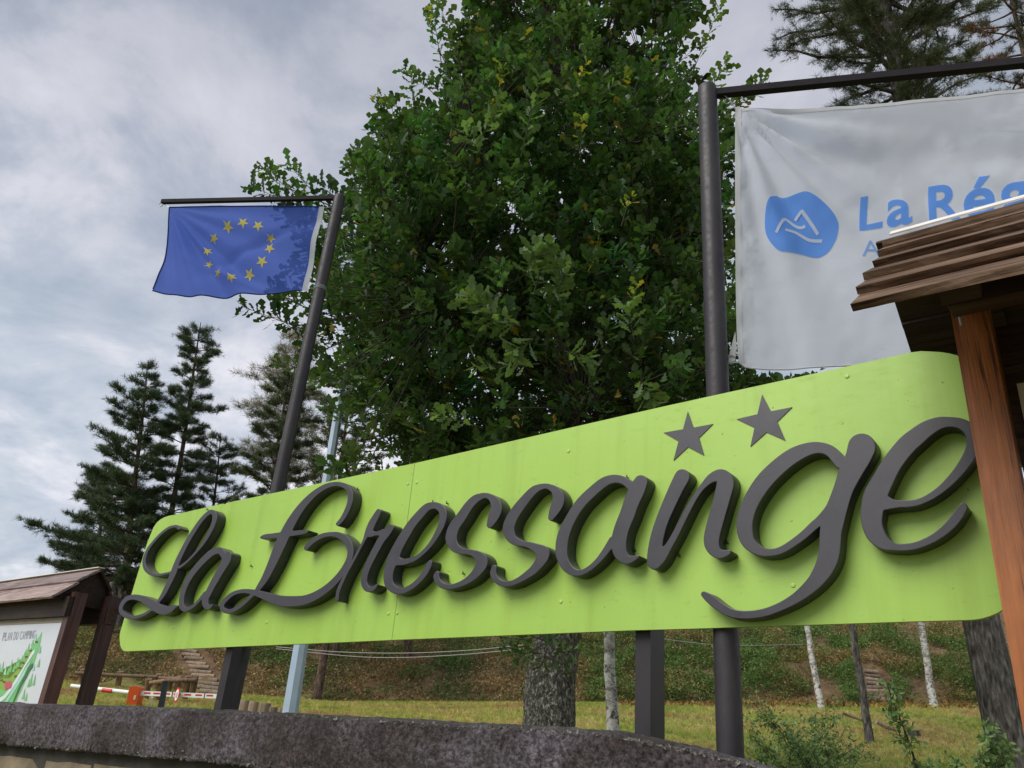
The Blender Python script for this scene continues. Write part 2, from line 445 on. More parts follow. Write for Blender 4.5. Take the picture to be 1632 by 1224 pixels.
def tube_vf(P, Rr, seg=8, cap=True, squash=None):
    P = np.asarray(P, dtype=float); n = len(P)
    if np.isscalar(Rr): Rr = [Rr] * n
    T = np.gradient(P, axis=0); T /= np.linalg.norm(T, axis=1)[:, None] + 1e-9
    up = np.array([0, 0, 1.0]) if abs(T[0][2]) < 0.9 else np.array([1.0, 0, 0])
    a = np.cross(T[0], up); a /= np.linalg.norm(a)
    V = []; F = []
    for i in range(n):
        a = a - T[i] * np.dot(a, T[i]); a /= np.linalg.norm(a) + 1e-9
        b = np.cross(T[i], a)
        for k in range(seg):
            t = 2 * pi * k / seg
            V.append(P[i] + (a * cos(t) + b * sin(t)) * Rr[i])
    for i in range(n - 1):
        for k in range(seg):
            F.append((i * seg + k, i * seg + (k + 1) % seg, (i + 1) * seg + (k + 1) % seg, (i + 1) * seg + k))
    if cap:
        F.append(tuple(range(seg))[::-1]); F.append(tuple((n - 1) * seg + k for k in range(seg)))
    return V, F
def tube(name, P, Rr, mat, parent=None, seg=12, cap=True, smooth=True, **kw):
    V, F = tube_vf(P, Rr, seg, cap)
    return mk(name, V, F, mat, parent, smooth=smooth, sharp=50, **kw)
def prism_vf(pts, off):
    """closed polygon pts (3D list), extruded by vector off"""
    n = len(pts); P = [np.asarray(p) for p in pts]; V = P + [p + off for p in P]
    nrm = np.zeros(3)
    for i in range(n): nrm += np.cross(P[i], P[(i + 1) % n])
    F = [tuple(range(n)), tuple(range(2 * n - 1, n - 1, -1))] + [(i, i + n, (i + 1) % n + n, (i + 1) % n) for i in range(n)]
    if np.dot(nrm, off) > 0: F = [f[::-1] for f in F]
    return V, F
def catmull(P, k=10):
    P = np.asarray(P, dtype=float); Q = np.vstack([2 * P[0] - P[1], P, 2 * P[-1] - P[-2]])
    out = []
    for i in range(1, len(Q) - 2):
        p0, p1, p2, p3 = Q[i - 1], Q[i], Q[i + 1], Q[i + 2]
        for j in range(k):
            t = j / k
            out.append(0.5 * ((2 * p1) + (-p0 + p2) * t + (2 * p0 - 5 * p1 + 4 * p2 - p3) * t * t + (-p0 + 3 * p1 - 3 * p2 + p3) * t ** 3))
    out.append(Q[-2]); return np.array(out)

# ------------------------------------------------------------------ terrain
wp = [(-420, 1103, 6.2), (-200, 1112, 5.3), (0, 1123.5, 4.65), (200, 1130, 4.05), (400, 1139, 3.55), (650, 1153, 3.10), (830, 1163, 2.85), (930, 1170, 2.72), (1010, 1181, 2.63), (1080, 1195, 2.58), (1150, 1210, 2.53), (1210, 1226, 2.50), (1300, 1256, 2.45), (1420, 1310, 2.40)]
_w = np.array([at(*q) for q in wp]); WALLX = _w[:, 0]; WALLY = _w[:, 1]
if WALLX[0] > WALLX[-1]: WALLX, WALLY = WALLX[::-1], WALLY[::-1]
def sst(x, a, b):
    t = np.clip((x - a) / (b - a), 0, 1); return t * t * (3 - 2 * t)
def ground_z(x, y):
    x = np.asarray(x, dtype=float); y = np.asarray(y, dtype=float)
    g = 0.30 + 0.072 * np.clip(x * 28 / np.maximum(y, 8) + 5, 0, 22)
    z = -0.38 + (g + 0.38) * sst(y, 10 + 9 * (1 - sst(x / np.maximum(y, 5), -0.40, 0.0)), 29.5)
    hh = 13.0 * sst(x / np.maximum(y, 5), -0.60, -0.40) + 1.0
    rise = np.clip((y - 28.5) * 0.46, 0, None)
    z = z + hh * (1 - np.exp(-rise / hh))
    z = z - 0.78 * (1 - sst(y - np.interp(x, WALLX, WALLY), -0.05, 0.32))      # road side of the wall lies lower
    return z
def bank_f(x, y):
    return sst(y, 27.0, 29.5)
def ground_at(u, v, z0=4.0, z1=60.0):
    Z = np.linspace(z0, z1, 1200); P = np.outer(Z, ray(u, v))
    d = P[:, 2] - ground_z(P[:, 0], P[:, 1])
    i = np.argmax(d < 0)
    return P[i] if d[i] < 0 else P[-1]
def _():
    xs = np.concatenate([np.linspace(-600, -45, 12), np.linspace(-40, 50, 260), np.linspace(55, 600, 12)])
    ys = np.concatenate([np.linspace(-300, -6, 8), np.linspace(-4, 60, 240), np.linspace(64, 900, 14)])
    X, Y = np.meshgrid(xs, ys); Z = ground_z(X, Y)
    nz = np.array([mnoise.fractal(Vector((x * 0.7, y * 0.7, 0)), 1.0, 2.0, 4) for x, y in zip(X.ravel(), Y.ravel())]).reshape(X.shape)
    near = (np.abs(X) < 45) & (Y < 62)
    Z = Z + nz * np.where(near, 0.03 + 0.30 * bank_f(X, Y), 0)
    V = np.stack([X.ravel(), Y.ravel(), Z.ravel()], 1)
    nx, ny = len(xs), len(ys); i = np.arange(nx * ny).reshape(ny, nx)
    Q = np.stack([i[:-1, :-1].ravel(), i[:-1, 1:].ravel(), i[1:, 1:].ravel(), i[1:, :-1].ravel()], 1)
    o = mk_fast('ground', V, Q, 4, M_GROUND, smooth=True)
    a = o.data.attributes.new('bank', 'FLOAT_COLOR', 'POINT')
    c = np.ones((len(V), 4), dtype=np.float32); c[:, :3] = bank_f(V[:, 0], V[:, 1])[:, None]; a.data.foreach_set('color', c.ravel())
    tag(o, kind='structure')
_()
# asphalt in front of the wall, where the photographer stands
mk('road', [sg(-9, -8, -1.118), sg(14, -8, -1.118), sg(14, -2.3, -1.118), sg(-9, -2.3, -1.118)], [(0, 1, 2, 3)], M_ROAD, kind='structure')

# ------------------------------------------------------------------ the roadside sign
LT = 0.075                                   # letter thickness
SIGN = thing('campsite_sign', 'long lime green sign board with raised dark script lettering La Bressange and two flat stars', 'sign', sg(3.1, 0.1, -0.4))
outline = [(278, 820.4), (269, 822), (261.7, 824.5), (255.5, 828), (250, 832.7), (245, 840), (240.5, 850.7), (234, 867), (215, 929), (195.5, 994.4), (191.8, 1006.5),
           (190.6, 1014), (190.8, 1021), (191.4, 1027), (192.8, 1032), (194.8, 1035.6), (197.5, 1037.5), (205, 1037.8), (400, 1029.4), (560, 1022.8), (625, 1019.8), (1000, 1004.7), (1100, 1001.9), (1450, 990.5),
           (1540, 988), (1553.8, 987.3), (1565, 985.5), (1578, 981.5), (1590, 976.5), (1600, 970), (1607, 962), (1611, 950), (1560, 640), (1553, 606), (1549, 590), (1543, 579), (1535, 571.5), (1527, 567), (1513, 563.2), (1500, 561.2), (1485, 560.3), (1467.8, 559.6), (1452.7, 561.5),
           (1128, 632.3), (1050, 649.5), (661, 738.2), (361, 801.6), (358.5, 803.8), (355, 802.6)]
def clip(poly, h0, keep_gt):
    out = []
    n = len(poly)
    for i in range(n):
        a, b = poly[i], poly[(i + 1) % n]; ia = (a[0] > h0) == keep_gt; ib = (b[0] > h0) == keep_gt
        if ia: out.append(a)
        if ia != ib:
            t = (h0 - a[0]) / (b[0] - a[0]); out.append((h0, a[1] + t * (b[1] - a[1])))
    return out
ohz = [(float(P @ HS), float(P[2])) for P in (onplane(u, v, S0, NS) for u, v in outline)]
for h0, gt in ((3.1415, True), (3.1385, False)):
    pl = clip(ohz, h0, gt)
    V, F = prism_vf([sg(a, 0, b) for a, b in pl], NS * 0.022)
    mk('panel', V, F, M_LIME, SIGN)
# letters: calligraphic strokes joined in a distance field, contoured and extruded
def seg_sdf(X, Y, path):
    D = np.full(X.shape, 1e9)
    for (x0, y0, w0), (x1, y1, w1) in zip(path[:-1], path[1:]):
        dx, dy = x1 - x0, y1 - y0; L = dx * dx + dy * dy + 1e-9
        t = np.clip(((X - x0) * dx + (Y - y0) * dy) / L, 0, 1)
        D = np.minimum(D, np.hypot(X - x0 - t * dx, Y - y0 - t * dy) - (w0 + t * (w1 - w0)) / 2)
    return D
def contours(D, x0, y0, st):
    ny, nx = D.shape; segs = {}
    ins = D < 0
    code = ins[:-1, :-1] * 1 + ins[:-1, 1:] * 2 + ins[1:, 1:] * 4 + ins[1:, :-1] * 8
    ed = {1: [(3, 0)], 2: [(0, 1)], 3: [(3, 1)], 4: [(1, 2)], 5: [(3, 2), (1, 0)], 6: [(0, 2)], 7: [(3, 2)], 8: [(2, 3)], 9: [(2, 0)], 10: [(0, 3), (2, 1)], 11: [(2, 1)], 12: [(1, 3)], 13: [(1, 0)], 14: [(0, 3)]}
    def pt(j, i, e):
        a, b = {0: ((j, i), (j, i + 1)), 1: ((j, i + 1), (j + 1, i + 1)), 2: ((j + 1, i), (j + 1, i + 1)), 3: ((j, i), (j + 1, i))}[e]
        t = D[a] / (D[a] - D[b]); return (a, b), (x0 + st * (a[1] + t * (b[1] - a[1])), y0 + st * (a[0] + t * (b[0] - a[0])))
    pos = {}
    for j, i in zip(*np.nonzero((code > 0) & (code < 15))):
        for e0, e1 in ed[int(code[j, i])]:
            k0, p0 = pt(j, i, e0); k1, p1 = pt(j, i, e1); pos[k0] = p0; pos[k1] = p1; segs[k0] = k1
    out = []
    while segs:
        k, nx_ = segs.popitem(); loop = [pos[k]]; cur = nx_
        while cur in segs: loop.append(pos[cur]); cur = segs.pop(cur)
        out.append(loop)
    return out
def thin(loop, d):
    L = np.array(loop); n = len(L)
    L = (np.roll(L, 1, 0) + 2 * L + np.roll(L, -1, 0)) / 4
    out = [L[0]]
    for p in L[1:]:
        if np.hypot(*(p - out[-1])) >= d: out.append(p)
    return out
FRONT = S0 - NS * LT
def letter(name_label, ox, oy, sc, strokes, depth):
    S = [[(ox + x / sc, oy + y / sc, w / sc) for x, y, w in catmull(s, 8)] for s in strokes]
    A = np.array([q for s in S for q in s]); st = 0.5
    x0, x1 = A[:, 0].min() - 25, A[:, 0].max() + 25; y0, y1 = A[:, 1].min() - 25, A[:, 1].max() + 25
    X, Y = np.meshgrid(np.arange(x0, x1, st), np.arange(y0, y1, st))
    D = np.full(X.shape, 1e9)
    for s in S:
        d2 = seg_sdf(X, Y, s); k = 1.2      # smooth union rounds the crotches a little
        hh = np.clip(0.5 + 0.5 * (D - d2) / k, 0, 1)
        D = D * (1 - hh) + d2 * hh - k * hh * (1 - hh) * (D < 1e8)
    cu = bpy.data.curves.new('letter', 'CURVE'); cu.dimensions = '2D'; cu.fill_mode = 'BOTH'
    T = LT + depth; bv = 0.003
    for lp in contours(D, x0, y0, st):
        if len(lp) < 24: continue
        lp = thin(lp, 1.3)
        pts = [onplane(u, v, FRONT, NS) for u, v in lp]
        sp = cu.splines.new('POLY'); sp.points.add(len(pts) - 1); sp.use_cyclic_u = True
        for q, P in zip(sp.points, pts): q.co = (-(P @ HS), P[2], 0, 1)
    cu.extrude = T / 2 - bv; cu.bevel_depth = bv; cu.bevel_resolution = 1; cu.offset = -bv * 0.6
    tmp = link(bpy.data.objects.new('tmp', cu)); dg = bpy.context.evaluated_depsgraph_get()
    me = bpy.data.meshes.new_from_object(tmp.evaluated_get(dg)); bpy.data.objects.remove(tmp)
    co = np.empty(len(me.vertices) * 3); me.vertices.foreach_get('co', co); co = co.reshape(-1, 3)
    Wd = -co[:, :1] * HS + co[:, 1:2] * ZUP + (DS - T / 2 - 0.0006 - co[:, 2:3]) * NS     # local z faces the viewer
    me.vertices.foreach_set('co', (Wd - wloc(SIGN)).ravel()); me.update(); me.materials.clear()
    fin(me, M_LET, True, None, 35)
    o = link(bpy.data.objects.new('letter', me)); o.parent = SIGN; o['label'] = name_label
letter('looped capital letter L', 180, 800, 6.12, [
    [(640, 258, 26), (625, 242, 30), (600, 237, 24), (545, 253, 24), (470, 308, 23), (400, 382, 23), (340, 462, 26), (307, 545, 28), (303, 610, 32), (328, 668, 36), (385, 706, 30), (450, 712, 24), (560, 688, 18)],
    [(645, 640, 24), (720, 583, 20), (800, 500, 22), (880, 400, 28), (945, 290, 36), (985, 190, 42), (990, 130, 44), (965, 97, 42), (925, 112, 38), (860, 178, 38), (790, 278, 40), (725, 385, 42), (668, 495, 44), (622, 595, 48), (588, 690, 56), (545, 790, 48), (495, 890, 42), (440, 975, 26)],
    [(380, 1048, 20), (300, 1098, 28), (205, 1126, 32), (125, 1115, 34), (77, 1072, 34), (82, 1010, 36), (130, 948, 42), (200, 928, 50), (275, 943, 62), (345, 977, 78), (410, 1022, 88), (480, 1056, 88), (545, 1050, 66), (595, 1024, 36), (628, 1014, 10)]], 0.0)
letter('script letter a after the capital L', 270, 850, 8.743, [
    [(760, 340, 60), (735, 275, 84), (690, 240, 92), (600, 265, 88), (500, 350, 84), (400, 455, 80), (310, 572, 76), (235, 700, 72), (185, 840, 66), (168, 950, 68), (180, 1032, 72), (225, 1066, 58), (300, 1038, 42), (370, 983, 38), (440, 905, 38), (500, 830, 40)],
    [(825, 300, 84), (795, 375, 112), (745, 465, 104), (672, 592, 95), (600, 722, 88), (548, 825, 86), (507, 905, 86), (500, 975, 86), (522, 1028, 70), (560, 1030, 48), (592, 1002, 24)]], 0.002)
letter('large crossed capital letter B', 345, 760, 5.1, [
    [(985, 383, 30), (1022, 340, 34), (1060, 270, 38), (1084, 200, 40), (1085, 130, 42), (1055, 82, 40), (1010, 62, 36), (960, 58, 34), (890, 76, 40), (805, 128, 46), (725, 203, 56), (655, 292, 66), (595, 390, 76), (550, 480, 82), (512, 560, 84), (470, 660, 74), (430, 750, 64), (390, 830, 54), (350, 890, 42), (325, 925, 30)],
    [(362, 492, 18), (395, 485, 36), (450, 480, 40), (520, 471, 42), (600, 463, 40), (680, 452, 36), (722, 446, 28), (745, 438, 8)],
    [(325, 930, 26), (285, 965, 26), (230, 1020, 28), (165, 1068, 32), (100, 1094, 32), (50, 1080, 34), (44, 1040, 34), (72, 1000, 34), (130, 952, 32), (200, 930, 32), (270, 932, 38), (340, 950, 52), (420, 978, 68), (520, 1007, 84), (620, 1011, 84), (720, 999, 74), (820, 957, 64), (910, 895, 58), (988, 817, 52), (1046, 735, 48), (1082, 655, 46), (1086, 585, 50), (1058, 520, 56), (1000, 478, 50), (935, 466, 36), (860, 478, 36), (795, 512, 38), (752, 548, 36), (726, 580, 32)]], 0.0)
letter('script letter r', 520, 800, 7.65, [
    [(640, 117, 62), (610, 172, 74), (565, 250, 82), (530, 330, 84), (495, 395, 56), (463, 468, 32), (413, 560, 30), (340, 700, 30), (250, 860, 34), (193, 975, 38), (145, 1095, 40), (132, 1192, 36)],
    [(535, 388, 84), (600, 388, 46), (655, 380, 60), (700, 372, 80)],
    [(782, 312, 82), (742, 372, 88), (672, 462, 86), (612, 572, 82), (552, 690, 78), (500, 802, 74), (468, 905, 72), (463, 985, 74), (492, 1052, 72), (548, 1066, 54), (592, 1040, 40), (614, 1014, 18)]], 0.002)
letter('first script letter e', 590, 790, 7.65, [
    [(310, 790, 120), (380, 808, 78), (445, 800, 66), (540, 768, 54), (620, 712, 46), (720, 610, 50), (800, 490, 62), (860, 370, 74), (886, 270, 86), (880, 190, 90), (835, 135, 84), (765, 118, 80), (690, 142, 90), (610, 222, 100), (512, 337, 104), (425, 472, 112), (340, 620, 118), (295, 720, 130), (255, 820, 126), (230, 900, 114), (216, 1000, 110), (233, 1085, 106), (300, 1148, 90), (400, 1158, 70), (500, 1110, 62), (590, 1035, 60), (660, 950, 64), (708, 862, 66), (728, 812, 50)]], 0.0)
letter('first of the two script letters s', 680, 780, 7.65, [
    [(768, 436, 68), (800, 370, 108), (838, 280, 136), (850, 205, 128), (820, 132, 100), (770, 90, 72), (710, 74, 62), (650, 90, 78), (590, 122, 96), (520, 192, 104), (425, 332, 118), (340, 452, 126), (303, 560, 134), (305, 632, 132), (345, 706, 110), (420, 749, 78), (490, 758, 64), (560, 776, 74), (620, 802, 102), (668, 852, 136), (670, 910, 138), (638, 972, 118), (580, 1045, 98), (500, 1110, 78), (400, 1160, 62), (300, 1186, 58), (205, 1178, 64), (145, 1130, 70), (120, 1070, 72), (130, 1022, 52)]], 0.002)
letter('second of the two script letters s', 770, 765, 7.65, [
    [(825, 460, 66), (860, 385, 112), (905, 290, 140), (916, 215, 134), (885, 137, 106), (830, 94, 76), (765, 74, 62), (690, 87, 74), (620, 122, 94), (540, 202, 106), (435, 332, 122), (355, 452, 130), (312, 560, 138), (312, 635, 134), (350, 716, 110), (425, 760, 80), (500, 778, 64), (580, 800, 80), (650, 832, 108), (723, 878, 152), (723, 932, 147), (690, 1000, 120), (620, 1088, 102), (530, 1160, 84), (430, 1222, 68), (330, 1262, 62), (225, 1260, 66), (155, 1210, 72), (122, 1140, 74), (132, 1064, 56)]], 0.0)
letter('wide script letter a in the middle of the word', 880, 750, 6.8, [
    [(860, 175, 90), (790, 117, 84), (710, 91, 86), (630, 98, 94), (550, 135, 104), (440, 225, 108), (310, 355, 110), (200, 525, 110), (127, 690, 124), (102, 830, 128), (110, 940, 118), (150, 1030, 106), (205, 1085, 86), (265, 1108, 70), (335, 1100, 56), (420, 1050, 54), (510, 965, 60), (590, 860, 72), (660, 760, 90)],
    [(962, 122, 142), (917, 215, 170), (863, 340, 162), (813, 480, 160), (757, 620, 158), (728, 740, 160), (728, 850, 152), (755, 920, 132), (810, 966, 96), (870, 957, 62), (928, 934, 30)]], 0.002)
letter('script letter n below the stars', 1020, 740, 6.8, [
    [(457, 132, 158), (440, 165, 160), (395, 252, 152), (312, 432, 142), (234, 620, 134), (186, 780, 140), (162, 920, 150), (152, 1020, 152), (152, 1066, 142)],
    [(165, 1048, 152), (215, 998, 140), (300, 900, 80), (385, 755, 70), (455, 615, 66), (540, 450, 60), (618, 322, 54), (690, 228, 62), (770, 152, 94), (860, 120, 132), (916, 152, 160), (923, 212, 184), (896, 330, 177), (850, 500, 170), (808, 650, 170), (777, 780, 167), (775, 860, 158), (805, 930, 128), (860, 972, 96), (920, 965, 70), (958, 953, 50)]], 0.0)
letter('large script letter g with a sweeping tail', 1110, 680, 3.826, [
    [(880, 215, 80), (820, 153, 68), (760, 130, 66), (690, 135, 76), (600, 172, 92), (510, 237, 98), (410, 337, 102), (332, 460, 98), (298, 560, 98), (296, 640, 94), (320, 708, 78), (378, 754, 58), (450, 768, 44), (530, 747, 44), (640, 673, 48), (712, 608, 52), (762, 565, 56), (815, 505, 60)],
    [(1008, 127, 168), (985, 190, 152), (945, 265, 142), (900, 372, 120), (866, 470, 124), (836, 560, 138), (820, 640, 132), (815, 720, 130), (806, 790, 126), (780, 860, 116), (735, 930, 96), (680, 988, 80), (600, 1050, 62), (500, 1103, 50), (400, 1137, 48), (290, 1148, 48), (205, 1133, 50), (135, 1093, 54), (80, 1048, 52), (46, 1022, 34)]], 0.002)
letter('large final script letter e beside the timber post', 1360, 650, 4.896, [
    [(200, 730, 150), (290, 748, 78), (360, 750, 54), (440, 748, 50), (530, 727, 50), (640, 668, 56), (745, 580, 68), (845, 465, 84), (915, 350, 98), (935, 250, 100), (905, 168, 96), (835, 122, 80), (750, 110, 76), (665, 120, 96), (570, 165, 124), (490, 226, 140), (410, 296, 148), (305, 430, 152), (220, 585, 167), (170, 690, 182), (146, 800, 174), (145, 900, 158), (175, 985, 142), (235, 1050, 104), (320, 1084, 58), (420, 1086, 54), (520, 1064, 56), (640, 1008, 64), (740, 930, 74), (810, 850, 78), (856, 778, 68)]], 0.0)
for lab, pts in (('left flat star on the sign', [(342, 265), (410, 455), (640, 412), (475, 575), (535, 785), (345, 685), (172, 845), (232, 615), (55, 515), (285, 475)]),
                 ('right flat star on the sign', [(1220, 65), (1325, 262), (1575, 213), (1400, 385), (1495, 608), (1272, 510), (1082, 680), (1130, 455), (920, 355), (1165, 297)])):
    P = [onplane(1050 + x / 7.418, 620 + y / 7.418, S0 - NS * 0.004, NS) for x, y in pts]
    V, F = prism_vf(P, NS * 0.0035); o = mk('star', V, F, M_LET, SIGN); o['label'] = lab
# fixings
def dome(name, P, N, r, hgt, mat, parent, seg=12):
    N = N / np.linalg.norm(N); a = np.cross(N, ZUP); a /= np.linalg.norm(a); b = np.cross(N, a)
    V = []; F = []
    for q, (rr, hh) in enumerate(((1, 0), (1, 0.35), (0.8, 0.8), (0.4, 1.0))):
        for k in range(seg):
            t = 2 * pi * k / seg; V.append(P + (a * cos(t) + b * sin(t)) * r * rr + N * hgt * hh)
    for q in range(3):
        for k in range(seg): F.append((q * seg + k, q * seg + (k + 1) % seg, (q + 1) * seg + (k + 1) % seg, (q + 1) * seg + k))
    F.append(tuple(3 * seg + k for k in range(seg)))
    return mk(name, V, F, mat, parent, smooth=True, sharp=60)
M_BOLT = mat_simple('painted_bolt', (0.40, 0.56, 0.13), 0.4, 0.1, 30, 0.1)
M_BRKT = mat_simple('dark_letter_fixing', (0.03, 0.028, 0.028), 0.5, 0.1, 30, 0)
for u, v in ((650, 771), (664, 769), (619, 978), (633, 977), (276, 1000), (425, 992), (894, 959), (906, 719), (1264, 933), (1350, 600), (560, 793)):
    dome('bolt', onplane(u, v, S0, NS), -NS, 0.0095, 0.0035, M_BOLT, SIGN)
for u, v in ((714, 803), (332, 813), (402, 903), (572, 781), (598, 905), (740, 915), (838, 935), (1001, 762), (919, 897), (1013, 878), (1101, 788), (1084, 887), (1160, 866), (480, 843), (692, 801)):
    P = onplane(u, v, S0, NS)
    V, F = tube_vf([P - NS * 0.0, P - NS * 0.016], 0.0035, 6); V2, F2 = tube_vf([P - NS * 0.012, P - NS * 0.012 + ZUP * 0.012], 0.003, 6)
    b = MB(); b.add(V, F); b.add(V2, F2); b.build('letter_fixing', M_BRKT, SIGN)
# steel posts carrying the board
for u, v in ((361, 1033), (1013, 1006)):
    P = onplane(u, v, S0 + NS * 0.05, NS); h0 = float(P @ HS); zt = 1.22 if u < 500 else 1.3
    bev_box('support_post', sg(h0 - 0.072, 0.05, -0.9), HS * 0.072, NS * 0.13, ZUP * (zt + 0.9), M_POST, SIGN, 0.004)

# ------------------------------------------------------------------ flagpoles and flags
def flagpole(lab, u0, v0, vtop, nback, r, arm_uv, arm_end, armr, lean=(0, 0), dn=-1.0, group=None):
    P = onplane(u0, v0, S0 + NS * nback, NS)
    # top: vertical through P up to the sighted height
    Nn = np.array([Fv[0], Fv[1], 0]); Nn /= np.linalg.norm(Nn)
    T = onplane(*vtop, P, Nn); top = P * [1, 1, 0] + ZUP * T[2] + np.array([T[0] - P[0], 0, 0]) * lean[0]
    bot = P * [1, 1, 0] + ZUP * dn + np.array([P[0] - T[0], 0, 0]) * lean[0] * (P[2] - dn) / (T[2] - P[2])
    t = thing('flagpole', lab, 'flagpole', bot, group)
    ud = (top - bot) / np.linalg.norm(top - bot)
    tube('pole', [bot, bot + (top - bot) * 0.5, top - ud * 0.05, top - ud * 0.022, top - ud * 0.014, top - ud * 0.007, top - ud * 0.002, top], [r, r, r, r, r * 0.95, r * 0.82, r * 0.6, r * 0.3], M_POLE, t, 24)
    AD = hor(*arm_uv)                         # arm points away from / towards the left
    A = onplane(*arm_end[0], top, np.cross(AD, ZUP))
    B = onplane(*arm_end[1], top, np.cross(AD, ZUP))
    zA = (A[2] + B[2]) / 2; A = A * [1, 1, 0] + ZUP * zA; B = B * [1, 1, 0] + ZUP * zA
    D = (B - A) / np.linalg.norm(B - A)
    bev_box('arm', A + ZUP * (-armr) + np.cross(ZUP, D) * (-armr), D * np.linalg.norm(B - A), ZUP * 2 * armr, np.cross(ZUP, D) * 2 * armr, M_ARM, t, 0.004)
    return t, top, A, B, AD
EUP, eu_top, eA, eB, eAD = flagpole('dark metal flagpole behind the left part of the sign, carrying the blue flag', 442, 782, (542, 311), 0.16, 0.047, (-7394, 490), ((534, 315), (258, 322)), 0.017, (1, 0))
# folded arm tip with a ring
tube('arm_hook', [eB + ZUP * 0.0, eB + eAD * 0.02 - ZUP * 0.03, eB + eAD * 0.0 - ZUP * 0.05, eB - eAD * 0.02 - ZUP * 0.04], 0.004, M_GALV, EUP, 6)
def ring(name, C, N, R_, r, mat, parent, seg=20):
    N = N / np.linalg.norm(N); a = np.cross(N, ZUP + 0.01 * R0); a /= np.linalg.norm(a); b = np.cross(N, a)
    P = [C + (a * cos(t) + b * sin(t)) * R_ for t in np.linspace(0, 2 * pi, seg + 1)]
    return tube(name, P, r, mat, parent, 6, cap=False)
pd = (eu_top - wloc(EUP)); pd /= np.linalg.norm(pd)
for dz in (0.0, 0.012, 0.024):
    q = onplane(505, 462, eu_top, np.array([0, 1.0, 0])); k = (q[2] - wloc(EUP)[2]) / pd[2]
    ring('wire_tie', wloc(EUP) + pd * (k + dz), pd, 0.049, 0.003, M_GALV, EUP)
qc = onplane(440, 735, eu_top, np.array([0, 1.0, 0])); k = (qc[2] - wloc(EUP)[2]) / pd[2]
ring('cleat', wloc(EUP) + pd * k - Rv * 0.055, Fv, 0.022, 0.004, M_POLE, EUP, 14)

WHP, wh_top, wA, wB, wAD = flagpole('dark metal flagpole behind the right part of the sign, carrying the white flag', 1157, 1000, (1138, 138), 0.075, 0.052, (-4550, 722), ((1141, 150), (1900, 72)), 0.021, (0, 0), -1.0)
ring('halyard_loop', onplane(1165, 573, wh_top - np.array([0, 0.0, 0]), np.array([0, 1.0, 0])), Fv, 0.02, 0.004, M_GALV, WHP, 12)

def flag_surface(P0, AD, fold):
    N = np.cross(AD, ZUP); N /= np.linalg.norm(N)
    if N @ Fv < 0: N = -N
    def f(u, v, off=0.0):
        P = onplane(u, v, P0, N)
        a, b = float((P - P0) @ AD), float(P[2] - P0[2])
        return P + N * (fold(u, v, a, b) - off)
    return f, N
def coons(top, bot, left, right, nu, nv):
    T, B, L, R_ = [catmull(x, 12) for x in (top, bot, left, right)]
    def ev(C, t):
        d = np.concatenate([[0], np.cumsum(np.hypot(*np.diff(C, axis=0).T))]); d /= d[-1]
        return np.stack([np.interp(t, d, C[:, 0]), np.interp(t, d, C[:, 1])], -1)
    s = np.linspace(0, 1, nu); t = np.linspace(0, 1, nv)
    Ts, Bs, Lt, Rt = ev(T, s), ev(B, s), ev(L, t), ev(R_, t); G = np.zeros((nv, nu, 2))
    for j in range(nv):
        for i in range(nu):
            a, b = s[i], t[j]
            G[j, i] = (1 - b) * Ts[i] + b * Bs[i] + (1 - a) * Lt[j] + a * Rt[j] - ((1 - a) * (1 - b) * T[0] + a * (1 - b) * T[-1] + (1 - a) * b * B[0] + a * b * B[-1])
    return G
def grid_mesh(name, G, f, mat, parent, i0=0, i1=None, off=0.0):
    nv, nu = G.shape[:2]; i1 = nu if i1 is None else i1
    V = np.array([[f(*G[j, i], off) for i in range(i0, i1)] for j in range(nv)]); m = i1 - i0
    idx = np.arange(nv * m).reshape(nv, m)
    Q = np.stack([idx[:-1, :-1].ravel(), idx[:-1, 1:].ravel(), idx[1:, 1:].ravel(), idx[1:, :-1].ravel()], 1)
    return mk(name, V.reshape(-1, 3), Q, mat, parent, smooth=True)
# --- blue flag
def gs(x, m, s): return math.exp(-((x - m) / s) ** 2)
def eu_fold(u, v, a, b):
    dx, dy = u - 270, v - 330; r = math.hypot(dx, dy) + 1e-6; th = math.degrees(atan2(dy, dx))
    w = min(1, r / 60)
    d = 0.036 * gs(th, 44, 4.5) * w * gs(r, 120, 110)
    d += 0.034 * gs(th, 58, 6) * w - 0.030 * gs(th, 72, 6) * w
    d += 0.012 * sin(th * 0.35) * w
    # crease from the right side down towards the left
    L = (v - 425) + (u - 340) * 0.47 - 0.0006 * (u - 340) * (u - 460)
    d += 0.034 * math.exp(-(L / 8) ** 2) * gs(u, 410, 70)
    L2 = (v - 425 - 0.42 * (u - 330))
    d -= 0.030 * math.exp(-(L2 / 7) ** 2) * gs(u, 370, 60)
    d += 0.025 * sin((u - 250) * 0.022) * (v - 330) / 140
    d += 0.006 * mnoise.noise(Vector((u * 0.03, v * 0.03, 0)))
    return d
eu_f, eu_N = flag_surface(eA - ZUP * 0.05 , eAD, eu_fold)
EUF = thing('blue_flag', 'sheer blue flag with a ring of twelve yellow stars hanging from the left pole', 'flag', eu_f(400, 400))
Geu = coons([(270, 330.5), (320, 329.5), (390, 329), (450, 329), (508, 329.5), (517, 329.5)], [(244, 464), (285, 470), (330, 471), (380, 467), (430, 469), (480, 466), (492, 468)],
            [(270, 330.5), (267, 370), (262, 410), (252, 440), (244, 464)], [(517, 329.5), (510, 360), (503, 400), (497, 440), (492, 468)], 90, 50)
grid_mesh('cloth', Geu, eu_f, M_EUBLUE, EUF, 0, 88)
grid_mesh('hoist_band', Geu, eu_f, M_HOIST, EUF, 86, 90, 0.002)
